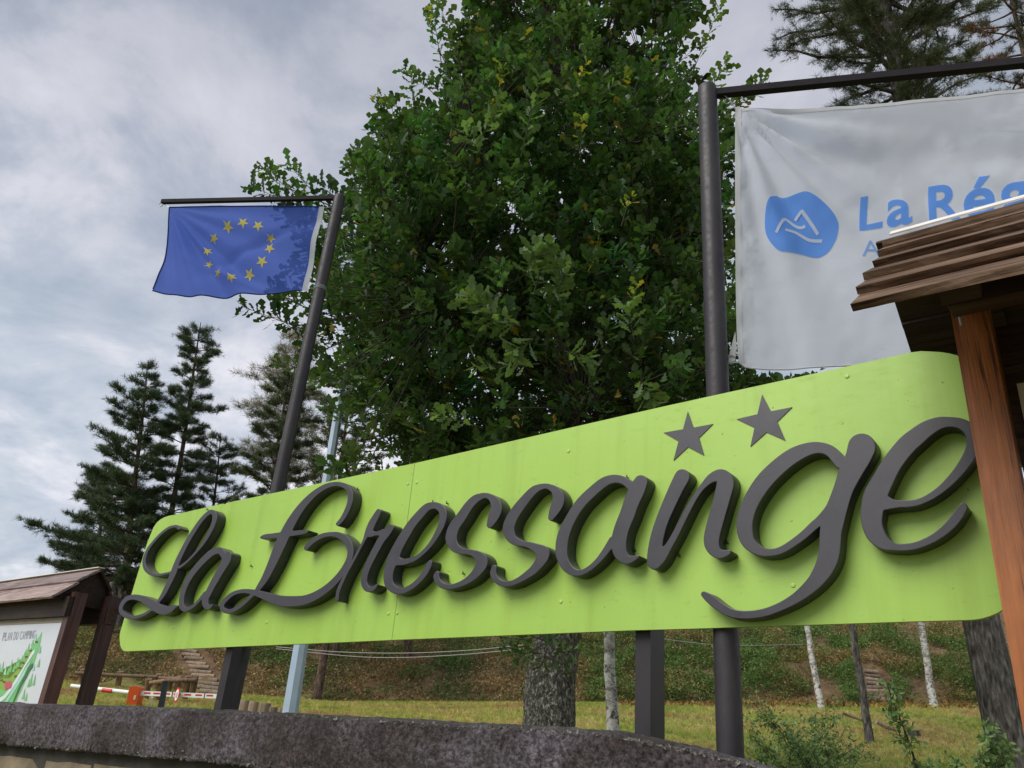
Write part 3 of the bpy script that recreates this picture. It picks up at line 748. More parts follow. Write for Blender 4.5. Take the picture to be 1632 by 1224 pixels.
for nm, sl in (('top_hem', Geu[0, :87]), ('bottom_hem', Geu[-1, :87]), ('fly_hem', Geu[:, 0])):
    P = [eu_f(*q, 0.001) for q in sl[::2]]; tube(nm, P, 0.006, M_EUHEM, EUF, 5)
def star_pts(cx, cy, r, rot, sx=1, sy=1, sk=0):
    out = []
    for k in range(10):
        rr = r if k % 2 == 0 else r * 0.40; t = rot + k * pi / 5
        x, y = sin(t) * rr * sx, cos(t) * rr * sy; out.append((cx + x + sk * y, cy + y))
    return out
def print_vf(pts, f, off, cell=None):
    """flat print polygon (px list) laid on the cloth, cut on a grid so that it follows the folds"""
    bm = bmesh.new(); vs = [bm.verts.new((x, y, 0)) for x, y in pts]; bm.faces.new(vs)
    bmesh.ops.triangulate(bm, faces=bm.faces[:])
    return print_bm(bm, f, off, cell)
def print_bm(bm, f, off, cell):
    if cell:
        xs = [v.co.x for v in bm.verts]; ys = [v.co.y for v in bm.verts]
        for ax, lo, hi in ((0, min(xs), max(xs)), (1, min(ys), max(ys))):
            q = lo + cell
            while q < hi:
                co = [0, 0, 0]; no = [0, 0, 0]; co[ax] = q; no[ax] = 1
                bmesh.ops.bisect_plane(bm, geom=bm.verts[:] + bm.edges[:] + bm.faces[:], plane_co=co, plane_no=no); q += cell
    bm.verts.index_update()
    V = [f(v.co.x, v.co.y, off) for v in bm.verts]; F = [[v.index for v in fc.verts] for fc in bm.faces]; bm.free()
    return V, F
for x, y, s, r in ((755, 285, 1, 1), (628, 312, 1.02, 1), (880, 312, 1, 1), (512, 405, 0.92, .85), (972, 402, 0.92, .8), (455, 505, 0.9, .85), (966, 486, 1.0, .95), (455, 598, 0.88, .65), (913, 605, 1.05, 1.05), (540, 682, 0.85, .65), (660, 728, 1.0, .9), (796, 694, 1.05, 1.05)):
    px, py = 240 + x / 5.1, 300 + y / 5.1
    V, F = print_vf(star_pts(px, py, 10.0 * s, 0.04, 0.96, r, 0), eu_f, 0.0035, 5)
    mk('star', V, F, M_EUSTAR, EUF, smooth=True)
# ties
tube('tie_cord', [eu_f(270, 331), at(262, 326, float(eB @ Fv)), eB - ZUP * 0.02], 0.0025, M_GALV, EUF, 5)
tube('tie_cord', [eu_f(515, 331), eu_f(527, 330), wloc(EUP) + pd * ((eu_f(530, 330)[2] - wloc(EUP)[2]) / pd[2])], 0.0025, M_GALV, EUF, 5)
tube('tie_cord', [eu_f(490, 467), eu_f(497, 462), wloc(EUP) + pd * ((eu_f(505, 462)[2] - wloc(EUP)[2]) / pd[2])], 0.0025, M_GALV, EUF, 5)
# --- white flag
def wh_fold(u, v, a, b):
    dx, dy = u - 1172, v - 172; r = math.hypot(dx, dy) + 1e-6; th = math.degrees(atan2(dy, dx))
    w = min(1, r / 70)
    d = 0.0
    for c, s, A in ((78, 4, .010), (70, 4, -.010), (60, 5, .013), (50, 4.5, -.014), (41, 4, .012), (33, 4, -.016), (24, 5, .018), (14, 5, -.016), (6, 3, .008)):
        d += 1.9 * A * gs(th, c, s) * w * (0.35 + 0.65 * gs(r, 120, 190))
    d += 0.035 * sin((u - 1172) * 0.0085 + 0.6) * min(1, (v - 150) / 200)
    d += 0.045 * math.exp(-((v - 240 - 0.05 * (u - 1400)) / 30) ** 2) * sst(u, 1300, 1500)
    d += 0.012 * mnoise.noise(Vector((u * 0.012, v * 0.012, 3))) + 0.004 * mnoise.noise(Vector((u * 0.04, v * 0.04, 3)))
    d += 0.008 * gs(u, 1187, 6) * sin(v * 0.09) 
    return d
wh_f, wh_N = flag_surface(wA - ZUP * 0.05, wAD, wh_fold)
WHF = thing('white_flag', 'large white flag with blue mountain emblem and blue lettering hanging beside the right pole', 'flag', wh_f(1400, 400))
Gwh = coons([(1172, 172), (1240, 173), (1330, 170), (1430, 163), (1530, 153), (1632, 142), (1800, 124), (1960, 108)], [(1178, 574), (1195, 582), (1240, 583.5), (1330, 580), (1440, 572), (1640, 556), (1960, 520)],
            [(1172, 172), (1171.5, 260), (1172, 360), (1173, 460), (1175, 540), (1178, 574)], [(1960, 108), (1962, 300), (1960, 520)], 130, 70)
grid_mesh('cloth', Gwh, wh_f, M_WFLAG, WHF)
M_WHEM = mat_cloth('white_flag_hem', (0.60, 0.61, 0.63), 0.0, 0.35)
hemL = np.stack([np.stack([Gwh[:, 0, 0] + o_, Gwh[:, 0, 1]], -1) for o_ in (0, 3, 6, 9)], 1)
grid_mesh('hoist_hem', hemL, wh_f, M_WHEM, WHF, 0, 4, 0.002)
hemT = np.stack([np.stack([Gwh[0, :, 0], Gwh[0, :, 1] + o_], -1) for o_ in (0, 2.5, 5)], 0)
grid_mesh('top_hem', hemT, wh_f, M_WHEM, WHF, 0, None, 0.0025)
tube('bottom_hem', [wh_f(*q, 0.001) for q in Gwh[-1, ::2]], 0.004, M_WHEM, WHF, 5)
blob = catmull([(180, 90), (215, 98), (300, 95), (370, 98), (440, 130), (500, 185), (538, 250), (543, 300), (528, 365), (490, 420), (440, 443), (400, 445), (330, 437), (250, 438), (200, 430), (160, 395), (128, 345), (112, 290), (110, 225), (118, 160), (140, 115), (180, 90)], 4)[:-1]
def lg(x, y): return (1190 + x / 3.692, 280 + y / 3.692)
V, F = print_vf([lg(x, y) for x, y in blob], wh_f, 0.003, 7); EMB = mk('emblem', V, F, M_WPRINT, WHF, smooth=True)
def stroke_print(name, pts, w, mat, off):
    P = catmull(pts, 6) if len(pts) > 2 else np.array(pts, dtype=float)
    T = np.gradient(P, axis=0); T /= np.hypot(T[:, 0], T[:, 1])[:, None]; Nn = np.stack([-T[:, 1], T[:, 0]], 1) * w / 2
    a, b = P + Nn, P - Nn; V = [wh_f(*lg(*q), off) for q in a] + [wh_f(*lg(*q), off) for q in b]; n = len(P)
    mk(name, V, [(i, i + 1, n + i + 1, n + i) for i in range(n - 1)], mat, EMB, smooth=True)
M_WLINE = mat_cloth('white_emblem_line', (0.60, 0.66, 0.74), 0.03, 0.4)
for s in ([(175, 325), (200, 275), (225, 230)], [(225, 230), (250, 240), (290, 265), (325, 275), (350, 268)], [(290, 232), (328, 186)], [(325, 184), (375, 250), (425, 322)], [(230, 303), (290, 308), (330, 325), (380, 348), (450, 358)]):
    stroke_print('emblem_line', s, 17, M_WLINE, 0.0045)
def glyph_bm(ch, bold):
    cu = bpy.data.curves.new('g', 'FONT'); cu.body = ch; cu.size = 1; cu.offset = bold; cu.resolution_u = 5; cu.fill_mode = 'FRONT'
    tmp = link(bpy.data.objects.new('tmp', cu)); dg = bpy.context.evaluated_depsgraph_get()
    me = bpy.data.meshes.new_from_object(tmp.evaluated_get(dg)); bpy.data.objects.remove(tmp)
    bm = bmesh.new(); bm.from_mesh(me); bpy.data.meshes.remove(me); bmesh.ops.triangulate(bm, faces=bm.faces[:])
    bmesh.ops.remove_doubles(bm, verts=bm.verts[:], dist=1e-5)
    return bm
def place_glyph(ch, bold, x0, x1, y0, y1, f, off, mat, parent, cell=6, slope=0.0, shear=0.0, name='letter'):
    bm = glyph_bm(ch, bold); xs = [v.co.x for v in bm.verts]; ys = [v.co.y for v in bm.verts]
    a, b, c, d = min(xs), max(xs), min(ys), max(ys)
    for v in bm.verts:
        s, t = (v.co.x - a) / (b - a), (v.co.y - c) / (d - c)
        v.co = (x0 + s * (x1 - x0) + shear * t * (y1 - y0), y1 + t * (y0 - y1) + slope * s * (x1 - x0), 0)
    V, F = print_bm(bm, f, off, cell); return mk(name, V, F, mat, parent, smooth=True)
for ch, x0, x1, y0, y1 in (('L', 1372, 1408, 313, 360), ('a', 1414, 1453, 318.5, 361), ('R', 1480, 1531, 296, 353.5), ('é', 1535, 1583, 287.5, 352), ('g', 1588, 1636, 300, 372), ('i', 1646, 1657, 276, 344), ('o', 1665, 1710, 292, 340), ('n', 1718, 1760, 287, 333)):
    place_glyph(ch, 0.022, x0, x1, y0, y1, wh_f, 0.003, M_WPRINT, WHF, 7, -0.06)
x = 1374
for ch in 'Auvergne-Rhône-Alpes':
    wdt = {'A': 30, '-': 9, 'R': 22, 'h': 18, 'l': 5, 'r': 12}.get(ch, 19); hgt = {'A': 28, 'R': 28, 'h': 28, 'l': 28, 'ô': 30, '-': 3}.get(ch, 20)
    yb = 408 - (x - 1374) * 0.1; dsc = 7 if ch in 'gp' else 0; yo = 9 if ch == '-' else 0
    place_glyph(ch, 0.0, x, x + wdt, yb - hgt - yo, yb + dsc - yo, wh_f, 0.003, M_WPRINT2, WHF, 9, -0.1); x += wdt + 5
tube('tie_cord', [wh_f(1176, 574), wh_f(1168, 575), wh_f(1160, 572)], 0.003, M_GALV, WHF, 5)
tube('tie_cord', [wh_f(1173, 173), wh_f(1164, 160), wA + (wB - wA) * 0.02 - ZUP * 0.02], 0.003, M_GALV, WHF, 5)
V = [wh_f(*q, 0.004) for q in ((1172, 525), (1163, 560), (1160, 578), (1172, 572), (1174, 545))]
mk('care_tag', V, [(0, 1, 2, 3, 4)], M_WHEM, WHF)

# ------------------------------------------------------------------ timber kiosk on the right
KH = 0.47
KIO = thing('notice_kiosk', 'near timber notice kiosk at the right with lapped brown roof boards and orange brown post', 'kiosk', sg(-0.6, -0.25, -1.1))
E0 = onplane(1357, 500, sg(KH, 0, 0), HS); T0 = onplane(1420, 384, sg(KH, 0, 0), HS)
en, ez = float(E0 @ NS) - DS, E0[2]; tn, tz = float(T0 @ NS) - DS, T0[2]
Lr = math.hypot(tn - en, tz - ez); sl = np.array([(tn - en) / Lr, (tz - ez) / Lr])       # unit vector up the front slope in (n, z)
H1 = -1.75                                                                             # far right end, out of the picture
def slope_board(name, s0, s1, lift0, lift1, th, hl, hr, mat, parent, rear=False, rough=0.006):
    """lapped board: from s0 to s1 along the slope (0 = eave), its faces lifted off the slope"""
    sg_ = -1 if rear else 1
    def P(h, s, l):
        n = tn - (Lr - s) * sl[0]; z = tz - (Lr - s) * sl[1]
        n -= l * sl[1]; z += l * sl[0]
        if rear: n = 2 * tn - n
        return sg(h, n, z)
    V = []; nseg = 70
    for i in range(nseg + 1):
        h = hl + (hr - hl) * i / nseg
        w = [(mnoise.noise(Vector((h * 3.1, s0 * 40 + k * 3.3, k))) + 0.45 * mnoise.noise(Vector((h * 19, s0 * 40 + k * 3.3, k)))) * rough for k in range(4)]
        V += [P(h, s0 + w[0], lift0), P(h, s0 + w[1], lift0 - th), P(h, s1, lift1 - th), P(h, s1, lift1)]
    F = [(3, 2, 1, 0), tuple(nseg * 4 + k for k in range(4))]
    for i in range(nseg):
        for k in range(4): F.append((i * 4 + k, i * 4 + (k + 1) % 4, (i + 1) * 4 + (k + 1) % 4, (i + 1) * 4 + k))
    if not rear: pass
    return mk(name, V, F, mat, parent)
nb = 6; ex = Lr / nb
for i in range(nb):
    jit = 0.005 * ((i * 7) % 3 - 1)
    slope_board('roof_board', i * ex - (0.0 if i == 0 else 0.02), (i + 1) * ex + 0.01, 0.042 if i else 0.03, 0.012, 0.026, KH + jit, H1, M_ROOFW, KIO, rough=0.014)
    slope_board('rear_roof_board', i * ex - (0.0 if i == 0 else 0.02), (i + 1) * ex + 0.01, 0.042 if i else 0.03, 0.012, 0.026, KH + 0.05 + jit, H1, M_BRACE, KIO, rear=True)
# white strip along the ridge
slope_board('ridge_strip', Lr - 0.035, Lr + 0.028, 0.034, 0.034, 0.007, KH - 0.005, H1, M_CAPW, KIO, rough=0.002)
# rafters, tie beams and purlins
for hh in (0.20, -1.35):
    for rear in (False, True):
        slope_board('rafter', 0.10, Lr - 0.03, -0.02, -0.02, 0.04, hh + 0.05, hh - 0.05, M_BRACE, KIO, rear=rear, rough=0)
bev_box('purlin', sg(H1 + 0.05, tn - 0.05, tz - 0.20), HS * (KH - H1 - 0.15), NS * 0.10, ZUP * 0.10, M_BRACE, KIO, 0.004)
bev_box('front_beam', sg(H1 + 0.2, -0.47, ez + 0.20), HS * (KH - H1 - 0.40), NS * 0.09, ZUP * 0.12, M_BRACE, KIO, 0.004)
pa = onplane(1530, 584, sg(0, -0.30, 0), NS); pb = onplane(1592, 584, sg(0, -0.30, 0), NS)
ph0, ph1 = float(pa @ HS), float(pb @ HS)
bev_box('post', sg(ph1, -0.30, -1.1), HS * (ph0 - ph1), NS * 0.13, ZUP * (1.52 + 1.1), M_POSTW, KIO, 0.012, 3)
bev_box('post', sg(-1.45, -0.30, -1.1), HS * 0.12, NS * 0.13, ZUP * (1.52 + 1.1), M_POSTW, KIO, 0.012, 3)
bev_box('tie_beam', sg(0.235, -0.44, 1.44), HS * 0.05, NS * 0.70, ZUP * 0.12, M_BRACE, KIO, 0.004)
bev_box('back_board', sg(-1.33, -0.20, -0.1), HS * (1.33 + ph1 - 0.005), NS * 0.02, ZUP * 1.5, M_BRACE, KIO, 0.002)
bev_box('notice_panel', sg(-1.28, -0.222, 0.0), HS * (1.28 + ph1 - 0.035), NS * 0.018, ZUP * 1.17, M_CREAM, KIO, 0.003)
bev_box('notice_sheet', sg(-1.0, -0.229, 0.3), HS * (1.0 + ph1 - 0.06), NS * 0.004, ZUP * 0.72, M_WHITE, KIO, 0.0)
hk = sg(ph0 - 0.03, -0.325, 1.40)
tube('hook', [hk, hk - NS * 0.02, hk - NS * 0.03 - ZUP * 0.015, hk - NS * 0.022 - ZUP * 0.035, hk - NS * 0.005 - ZUP * 0.03], 0.004, M_GALV, KIO, 6)

# ------------------------------------------------------------------ small map kiosk on the left
H2 = hor(-737, 1032); N2 = np.array([H2[1], -H2[0], 0])
if N2 @ Fv < 0: N2 = -N2
KR = at(162, 906, 7.0)
def k2(a, n, z): return KR * [1, 1, 0] + H2 * a + N2 * n + ZUP * z    # a: along the ridge, away to the left
def nz2(u, v):
    P = onplane(u, v, KR, H2); return float((P - KR) @ N2), P[2]
fe, re_ = nz2(80.9, 951), nz2(191, 978)
KI2 = thing('map_kiosk', 'small dark timber kiosk at the left edge with pale roof boards and campsite map', 'kiosk', k2(0.9, 0, -0.7))
rz = KR[2]
def roof2(name, n0, z0, n1, z1, th, a0, a1, mat, lift=0.0):
    d = np.array([n1 - n0, z1 - z0]); L = np.hypot(*d); d /= L; nn = np.array([-d[1], d[0]])
    if nn[1] < 0: nn = -nn
    q = [(n0 + nn[0] * lift, z0 + nn[1] * lift), (n1, z1), (n1 - nn[0] * th, z1 - nn[1] * th), (n0 + nn[0] * (lift - th), z0 + nn[1] * (lift - th))]
    V, F = prism_vf([k2(a0, *p) for p in q], H2 * (a1 - a0)); return mk(name, V, F, mat, KI2)
mid = ((fe[0]) * 0.47, rz + (fe[1] - rz) * 0.47)
roof2('roof_board', mid[0] * 1.04, rz + (fe[1] - rz) * 0.49, 0, rz, 0.02, 0.0, 2.6, M_PINKW, 0.018)
roof2('roof_board', fe[0], fe[1], mid[0], mid[1], 0.02, 0.0, 2.6, M_PINKW, 0.004)
rmid = (re_[0] * 0.5, rz + (re_[1] - rz) * 0.5)
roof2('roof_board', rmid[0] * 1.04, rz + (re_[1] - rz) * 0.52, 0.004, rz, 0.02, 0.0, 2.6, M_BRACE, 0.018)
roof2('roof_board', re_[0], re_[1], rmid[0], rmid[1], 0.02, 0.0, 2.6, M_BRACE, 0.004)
V, F = box_vf(k2(-0.0, -0.03, rz + 0.004), H2 * 2.6, N2 * 0.06, ZUP * 0.006); mk('ridge_strip', V, F, M_CAPW, KI2)
# gable boarding, beam, posts, map board
V, F = prism_vf([k2(0.06, fe[0] * 0.93, fe[1] + 0.0), k2(0.06, 0, rz - 0.035), k2(0.06, re_[0] * 0.93, re_[1] + 0.0)], H2 * 0.03)
mk('gable_board', V, F, M_BRACE, KI2)
def at2(u, v, n): return onplane(u, v, k2(0, n, 0), N2)
nf = fe[0] * 0.55; a_l = float((at2(96, 1000, nf) - KR) @ H2); a_r = a_l - 0.10
za0 = onplane(90.5, 984.3, k2(0, nf + 0.02, 0), N2)[2]
bev_box('front_beam', k2(a_l - 0.10, nf - 0.035, za0 + 0.002), H2 * 2.2, N2 * 0.05, ZUP * (fe[1] + 0.02 - za0), M_BRACE, KI2, 0.004)
bev_box('rear_beam', k2(a_l - 0.12, re_[0] * 0.45, fe[1] - 0.16), H2 * 2.2, N2 * 0.08, ZUP * 0.14, M_BRACE, KI2, 0.004)
for nn_ in (nf, re_[0] * 0.40):
    for aa in (a_r, a_r + 1.75):
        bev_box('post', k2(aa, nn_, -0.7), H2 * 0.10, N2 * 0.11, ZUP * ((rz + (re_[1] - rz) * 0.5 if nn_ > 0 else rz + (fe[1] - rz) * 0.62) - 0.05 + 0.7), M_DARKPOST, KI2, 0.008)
BN = nf + 0.02
tl = at2(-150, 1001, BN); tr = at2(90.5, 984.3, BN)
za = (tr[2]); al = float((tl - KR) @ H2); ar = float((tr - KR) @ H2)
MAPP = bev_box('map_panel', k2(a_l + 0.002, BN, za - 1.15), H2 * 1.64, N2 * 0.02, ZUP * (1.15 - 0.045), M_MAPW, KI2, 0.0)
bev_box('panel_top_batten', k2(a_l + 0.002, BN - 0.004, za - 0.043), H2 * 1.64, N2 * 0.024, ZUP * 0.043, M_BEIGE, KI2, 0.0)
def mapf(u, v, off): return onplane(u, v, k2(0, BN - off, 0), N2)
def mz(x, y): return (0 + x / 7.2, 960 + y / 7.2)
def mappoly(name, pts, c, off, cell=None):
    V, F = print_vf([mz(*p) for p in pts], mapf, off, None); mk(name, V, F, c, MAPP)
C_LG = flatcol('map_light_green', (0.16, 0.47, 0.17)); C_MG = flatcol('map_olive_green', (0.21, 0.36, 0.05)); C_DG = flatcol('map_dark_green', (0.04, 0.15, 0.05))
C_TL = flatcol('map_pale_teal', (0.32, 0.60, 0.48)); C_MR = flatcol('map_red', (0.46, 0.08, 0.13)); C_BR = flatcol('map_brown', (0.12, 0.06, 0.03)); C_TX = flatcol('map_grey_text', (0.30, 0.30, 0.35)); C_MW = flatcol('map_white_path', (0.62, 0.70, 0.72))
mappoly('map_field', [(482, 335), (470, 420), (450, 520), (420, 600), (390, 700), (350, 790), (290, 900), (250, 1000), (200, 1100), (160, 1230), (-250, 1230), (-250, 830), (-100, 870), (0, 868), (60, 850), (110, 850), (200, 730), (290, 610), (370, 500), (430, 420)], C_LG, 0.002)
mappoly('map_meadow', [(360, 520), (375, 560), (250, 760), (180, 880), (60, 1020), (0, 990), (-200, 960), (-200, 900), (0, 880), (110, 870), (210, 760), (300, 620)], C_MG, 0.003)
mappoly('map_road', [(400, 540), (395, 575), (300, 720), (200, 900), (130, 1010), (60, 1100), (0, 1150), (-100, 1150), (40, 1070), (100, 1000), (180, 880), (260, 760), (370, 560)], C_MW, 0.004)
mappoly('map_road', [(370, 640), (300, 800), (215, 940), (90, 1140), (60, 1140), (190, 920), (290, 760)], C_TL, 0.005)
mappoly('map_wood', [(375, 695), (375, 740), (330, 790), (300, 860), (240, 960), (160, 1140), (130, 1180), (150, 1130), (200, 1000), (280, 830), (320, 740)], C_DG, 0.0058)
mappoly('map_clubhouse', [(60, 920), (110, 900), (140, 940), (125, 985), (60, 1000), (50, 960)], C_MR, 0.0065)
for x, y in ((415, 455), (350, 555), (300, 625), (262, 695), (225, 755), (175, 850), (15, 895), (45, 915), (-60, 900)):
    mappoly('map_hut', [(x - 16, y - 8), (x + 14, y - 14), (x + 18, y + 4), (x - 12, y + 10)], C_BR, 0.0065)
for x, y, hh in ((15, 800, 130), (50, 830, 110), (-20, 820, 130), (-60, 830, 120), (110, 800, 150), (85, 830, 100), (180, 760, 140), (150, 800, 100), (205, 740, 100), (265, 670, 120), (245, 680, 80), (310, 590, 130), (290, 600, 70), (400, 440, 90), (365, 500, 80), (450, 580, 90), (435, 740, 100), (380, 780, 80), (340, 960, 160), (380, 950, 130), (320, 970, 100), (260, 1110, 130), (290, 1130, 100), (-110, 830, 120), (-160, 820, 120)):
    mappoly('map_tree', [(x + hh * 0.22, y - hh), (x + 16, y), (x - 14, y)], C_LG if (x + y) % 40 else C_TL, 0.0035 + 0.0004 * ((x * 7 + y) % 5))
tx = 3.0
for ch in 'PLAN DU CAMPING':
    if ch == ' ': tx += 2.2; continue
    w_ = 1.2 if ch == 'I' else 3.1
    yb = 1021.3 - (tx - 3) * 0.075
    place_glyph(ch, 0.0, tx, tx + w_, yb - 13.2, yb, mapf, 0.003, C_TX, MAPP, None, -0.1, 0.2); tx += w_ + 0.75

# ------------------------------------------------------------------ wall
WALL = thing('stone_wall', 'low curved wall with thick dark rough coping over yellowish stones below the sign', 'wall', at(600, 1300, 3.1))
WP = catmull(np.array([at(*q) for q in wp]), 60)
Tn = np.gradient(WP, axis=0); Tn[:, 2] = 0; Tn /= np.linalg.norm(Tn, axis=1)[:, None]
Bk = np.cross(ZUP, Tn); Bk = np.where((Bk @ Fv)[:, None] < 0, -Bk, Bk)
prof = []
for t in np.linspace(0, 1, 22): prof.append((0.0 - 0.012 * sin(t * pi), -0.21 * (1 - t)))            # front face, bottom to top
for t in np.linspace(0, 1, 18)[1:]: prof.append((0.36 * t, 0.018 * sin(t * pi)))                       # top
for t in np.linspace(0, 1, 8)[1:]: prof.append((0.36, -0.21 * t))
for t in np.linspace(0, 1, 6)[1:-1]: prof.append((0.36 * (1 - t), -0.215))
V = []; npf = len(prof)
for i in range(len(WP)):
    for k, (b, z) in enumerate(prof):
        P = WP[i] + Bk[i] * b + ZUP * z
        edge = 1.0 if k in (20, 21, 22, 23) else 0.6
        nv = np.array(mnoise.noise_vector(Vector(P * 9))) * 0.010 * edge + np.array(mnoise.noise_vector(Vector(P * 26))) * 0.006 + np.array(mnoise.noise_vector(Vector(P * 70))) * 0.0032
        if k < 3: nv = nv + np.array(mnoise.noise_vector(Vector(P * 17))) * 0.014
        V.append(P + nv)
F = [(i * npf + k, (i + 1) * npf + k, (i + 1) * npf + (k + 1) % npf, i * npf + (k + 1) % npf) for i in range(len(WP) - 1) for k in range(npf)]
mk_fast('coping', np.array(V), np.array(F), 4, M_COPE, WALL, smooth=True)
# crumbs of pale lichen and grit along the lower and upper arris
rnd = random.Random(5); b = MB()
for _i in range(2600):
    t = rnd.uniform(0, len(WP) - 1.01); i = int(t); P = WP[i] + (WP[i + 1] - WP[i]) * (t - i)
    if rnd.random() < 0.55: P = P - ZUP * (0.21 - abs(rnd.gauss(0, 0.012))) + Bk[i] * rnd.uniform(-0.02, 0.0)
    else: P = P + ZUP * rnd.uniform(-0.004, 0.004) + Bk[i] * rnd.uniform(0.0, 0.03)
    s = rnd.uniform(0.002, 0.0065)
    q = [P + np.array([rnd.gauss(0, s), rnd.gauss(0, s), rnd.gauss(0, s)]) for _k in range(4)]
    b.add(q, [(0, 1, 2), (0, 2, 3), (0, 3, 1), (1, 3, 2)])
b.build('grit', mat_simple('pale_grit', (0.16, 0.145, 0.13), 0.8, 0.4, 60, 0), WALL, kind='stuff')
# core and stones
core = MB(); V = []
for i in range(len(WP)):
    V += [WP[i] + Bk[i] * 0.055 - ZUP * 0.20, WP[i] + Bk[i] * 0.055 - ZUP * 1.3, WP[i] + Bk[i] * 0.32 - ZUP * 1.3, WP[i] + Bk[i] * 0.32 - ZUP * 0.20]
F = [(i * 4 + k, (i + 1) * 4 + k, (i + 1) * 4 + (k + 1) % 4, i * 4 + (k + 1) % 4) for i in range(len(WP) - 1) for k in range(4)]
mk('mortar_core', V, F, M_MORTAR, WALL)
arc = np.concatenate([[0], np.cumsum(np.linalg.norm(np.diff(WP, axis=0), axis=1))])
def onwall(s, b, z):
    s = min(max(s, 0), arc[-1] - 1e-3); i = int(np.searchsorted(arc, s, 'right') - 1); t = (s - arc[i]) / (arc[i + 1] - arc[i])
    return WP[i] + (WP[i + 1] - WP[i]) * t + Bk[i] * b + ZUP * z
for row in range(5):
    s = 0.0 + row * 0.11; zt = -0.272 - row * 0.215
    while s < arc[-1] - 0.4:
        L = rnd.uniform(0.30, 0.52); hgt = 0.19
        bm = bmesh.new(); g = {}
        for i in range(5):
            for j in range(4):
                fx, fz = i / 4, j / 3
                rr = 0.022 * (1 - max(abs(fx - .5) * 2, abs(fz - .5) * 2) ** 3) + rnd.uniform(0, 0.006)
                cx_ = 0.012 * (1 - abs(fz - .5) * 2) * (1 if 0 < i < 4 else -0.3)
                g[i, j] = bm.verts.new(onwall(s + L * fx, 0.062 - rr - 0.006, zt - hgt * fz + rnd.uniform(-.006, .006)))
        for i in range(4):
            for j in range(3): bm.faces.new((g[i, j], g[i, j + 1], g[i + 1, j + 1], g[i + 1, j]))
        bm.verts.index_update(); VV = [tuple(v.co) for v in bm.verts]; FF = [[v.index for v in f.verts] for f in bm.faces]; bm.free()
        mk('stone', VV, FF, M_STONE, WALL, smooth=True); s += L + 0.022

# ------------------------------------------------------------------ tall pale pole
P = ground_at(452, 1165, 5, 14); P = at(455, 1180, 9.0); P[2] = -0.4
gp = thing('street_light_pole', 'pale blue grey metal pole standing behind the sign left of the oak', 'pole', P)
top = at(540, 640, 9.0); dirp = (at(540, 648, 9.9) - at(462, 1140, 9.0)); 
Pb = at(462, 1140, 9.0); Nn = np.array([0, 1.0, 0]); Pt = onplane(540, 648, Pb, Nn)
lowp = Pb + (Pb - Pt) / (Pt[2] - Pb[2]) * (Pb[2] + 0.5); upp = Pt + (Pt - Pb) * 0.10
tube('shaft', [lowp, Pb, Pt, upp], [0.098, 0.094, 0.056, 0.054], M_BLUEGREY, gp, 8, smooth=False)
V, F = tube_vf([lowp - ZUP * 0.05, lowp + ZUP * 0.03], 0.16, 12); mk('base_flange', V, F, M_BLUEGREY, gp)

# ------------------------------------------------------------------ foliage builders
def rot_to(D, roll):
    """(n,3) unit directions + roll -> (n,3,3) frames with x along D"""
    n = len(D); up = np.tile(ZUP, (n, 1)); up[np.abs(D[:, 2]) > 0.95] = [1, 0, 0]
    a = np.cross(D, up); a /= np.linalg.norm(a, axis=1)[:, None]; b = np.cross(a, D)
    c, s = np.cos(roll)[:, None], np.sin(roll)[:, None]
    y = a * c + b * s; z = np.cross(D, y)
    return np.stack([D, y, z], 2)
st = [0, .10, .20, .30, .40, .50, .61, .71, .82, .91, 1.0]; wd = [.015, .06, .04, .13, .07, .20, .10, .26, .14, .15, .02]
LV = []; 
for t, w in zip(st, wd): LV += [(t - (0.02 if w > .1 else 0) , w, 0.10 * w - 0.10 * t * t), (t, 0, -0.10 * t * t), (t, -w, 0.10 * w - 0.10 * t * t)]
LEAF_V = np.array(LV); LEAF_F = []
for i in range(len(st) - 1):
    a = i * 3; LEAF_F += [(a, a + 3, a + 4, a + 1), (a + 1, a + 4, a + 5, a + 2)]
LEAF_F = np.array(LEAF_F)[:, ::-1]
st3 = [0, .18, .30, .44, .58, .74, .90, 1.0]; wd3 = [.02, .09, .05, .20, .085, .265, .15, .02]; LV = []
for t, w in zip(st3, wd3): LV += [(t, w, 0.12 * w - 0.10 * t * t), (t, 0, -0.10 * t * t), (t, -w, 0.12 * w - 0.10 * t * t)]
LEAF3_V = np.array(LV); LEAF3_F = []
for i in range(len(st3) - 1):
    a = i * 3; LEAF3_F += [(a, a + 1, a + 4, a + 3), (a + 1, a + 2, a + 5, a + 4)]
LEAF3_F = np.array(LEAF3_F)
LEAF4_V = np.array([(0, 0, 0), (0.5, 0.24, 0.04), (1, 0, -0.08), (0.5, -0.24, 0.04)]); LEAF4_F = np.array([(0, 1, 2), (0, 2, 3)])
st2 = [0, .28, .5, .72, 1.0]; wd2 = [.02, .10, .23, .26, .03]; LV = []
for t, w in zip(st2, wd2): LV += [(t, w, 0.1 * w - 0.1 * t * t), (t, -w, 0.1 * w - 0.1 * t * t)]
LEAF2_V = np.array(LV); LEAF2_F = np.array([(i * 2, i * 2 + 1, i * 2 + 3, i * 2 + 2) for i in range(4)])
def scatter_mesh(name, tv, tf, pos, frm, scl, tint, mat, parent, kind='stuff'):
    n = len(pos); k = len(tv)
    V = np.einsum('nij,kj->nki', frm * scl[:, None, None], tv) + pos[:, None, :]
    F = (tf[None] + (np.arange(n) * k)[:, None, None]).reshape(-1, tf.shape[1])
    T = np.repeat(tint, k, axis=0)
    return mk_fast(name, V.reshape(-1, 3), F, tf.shape[1], mat, parent, False, T, kind)
def unit(a): return a / (np.linalg.norm(a, axis=-1, keepdims=True) + 1e-9)

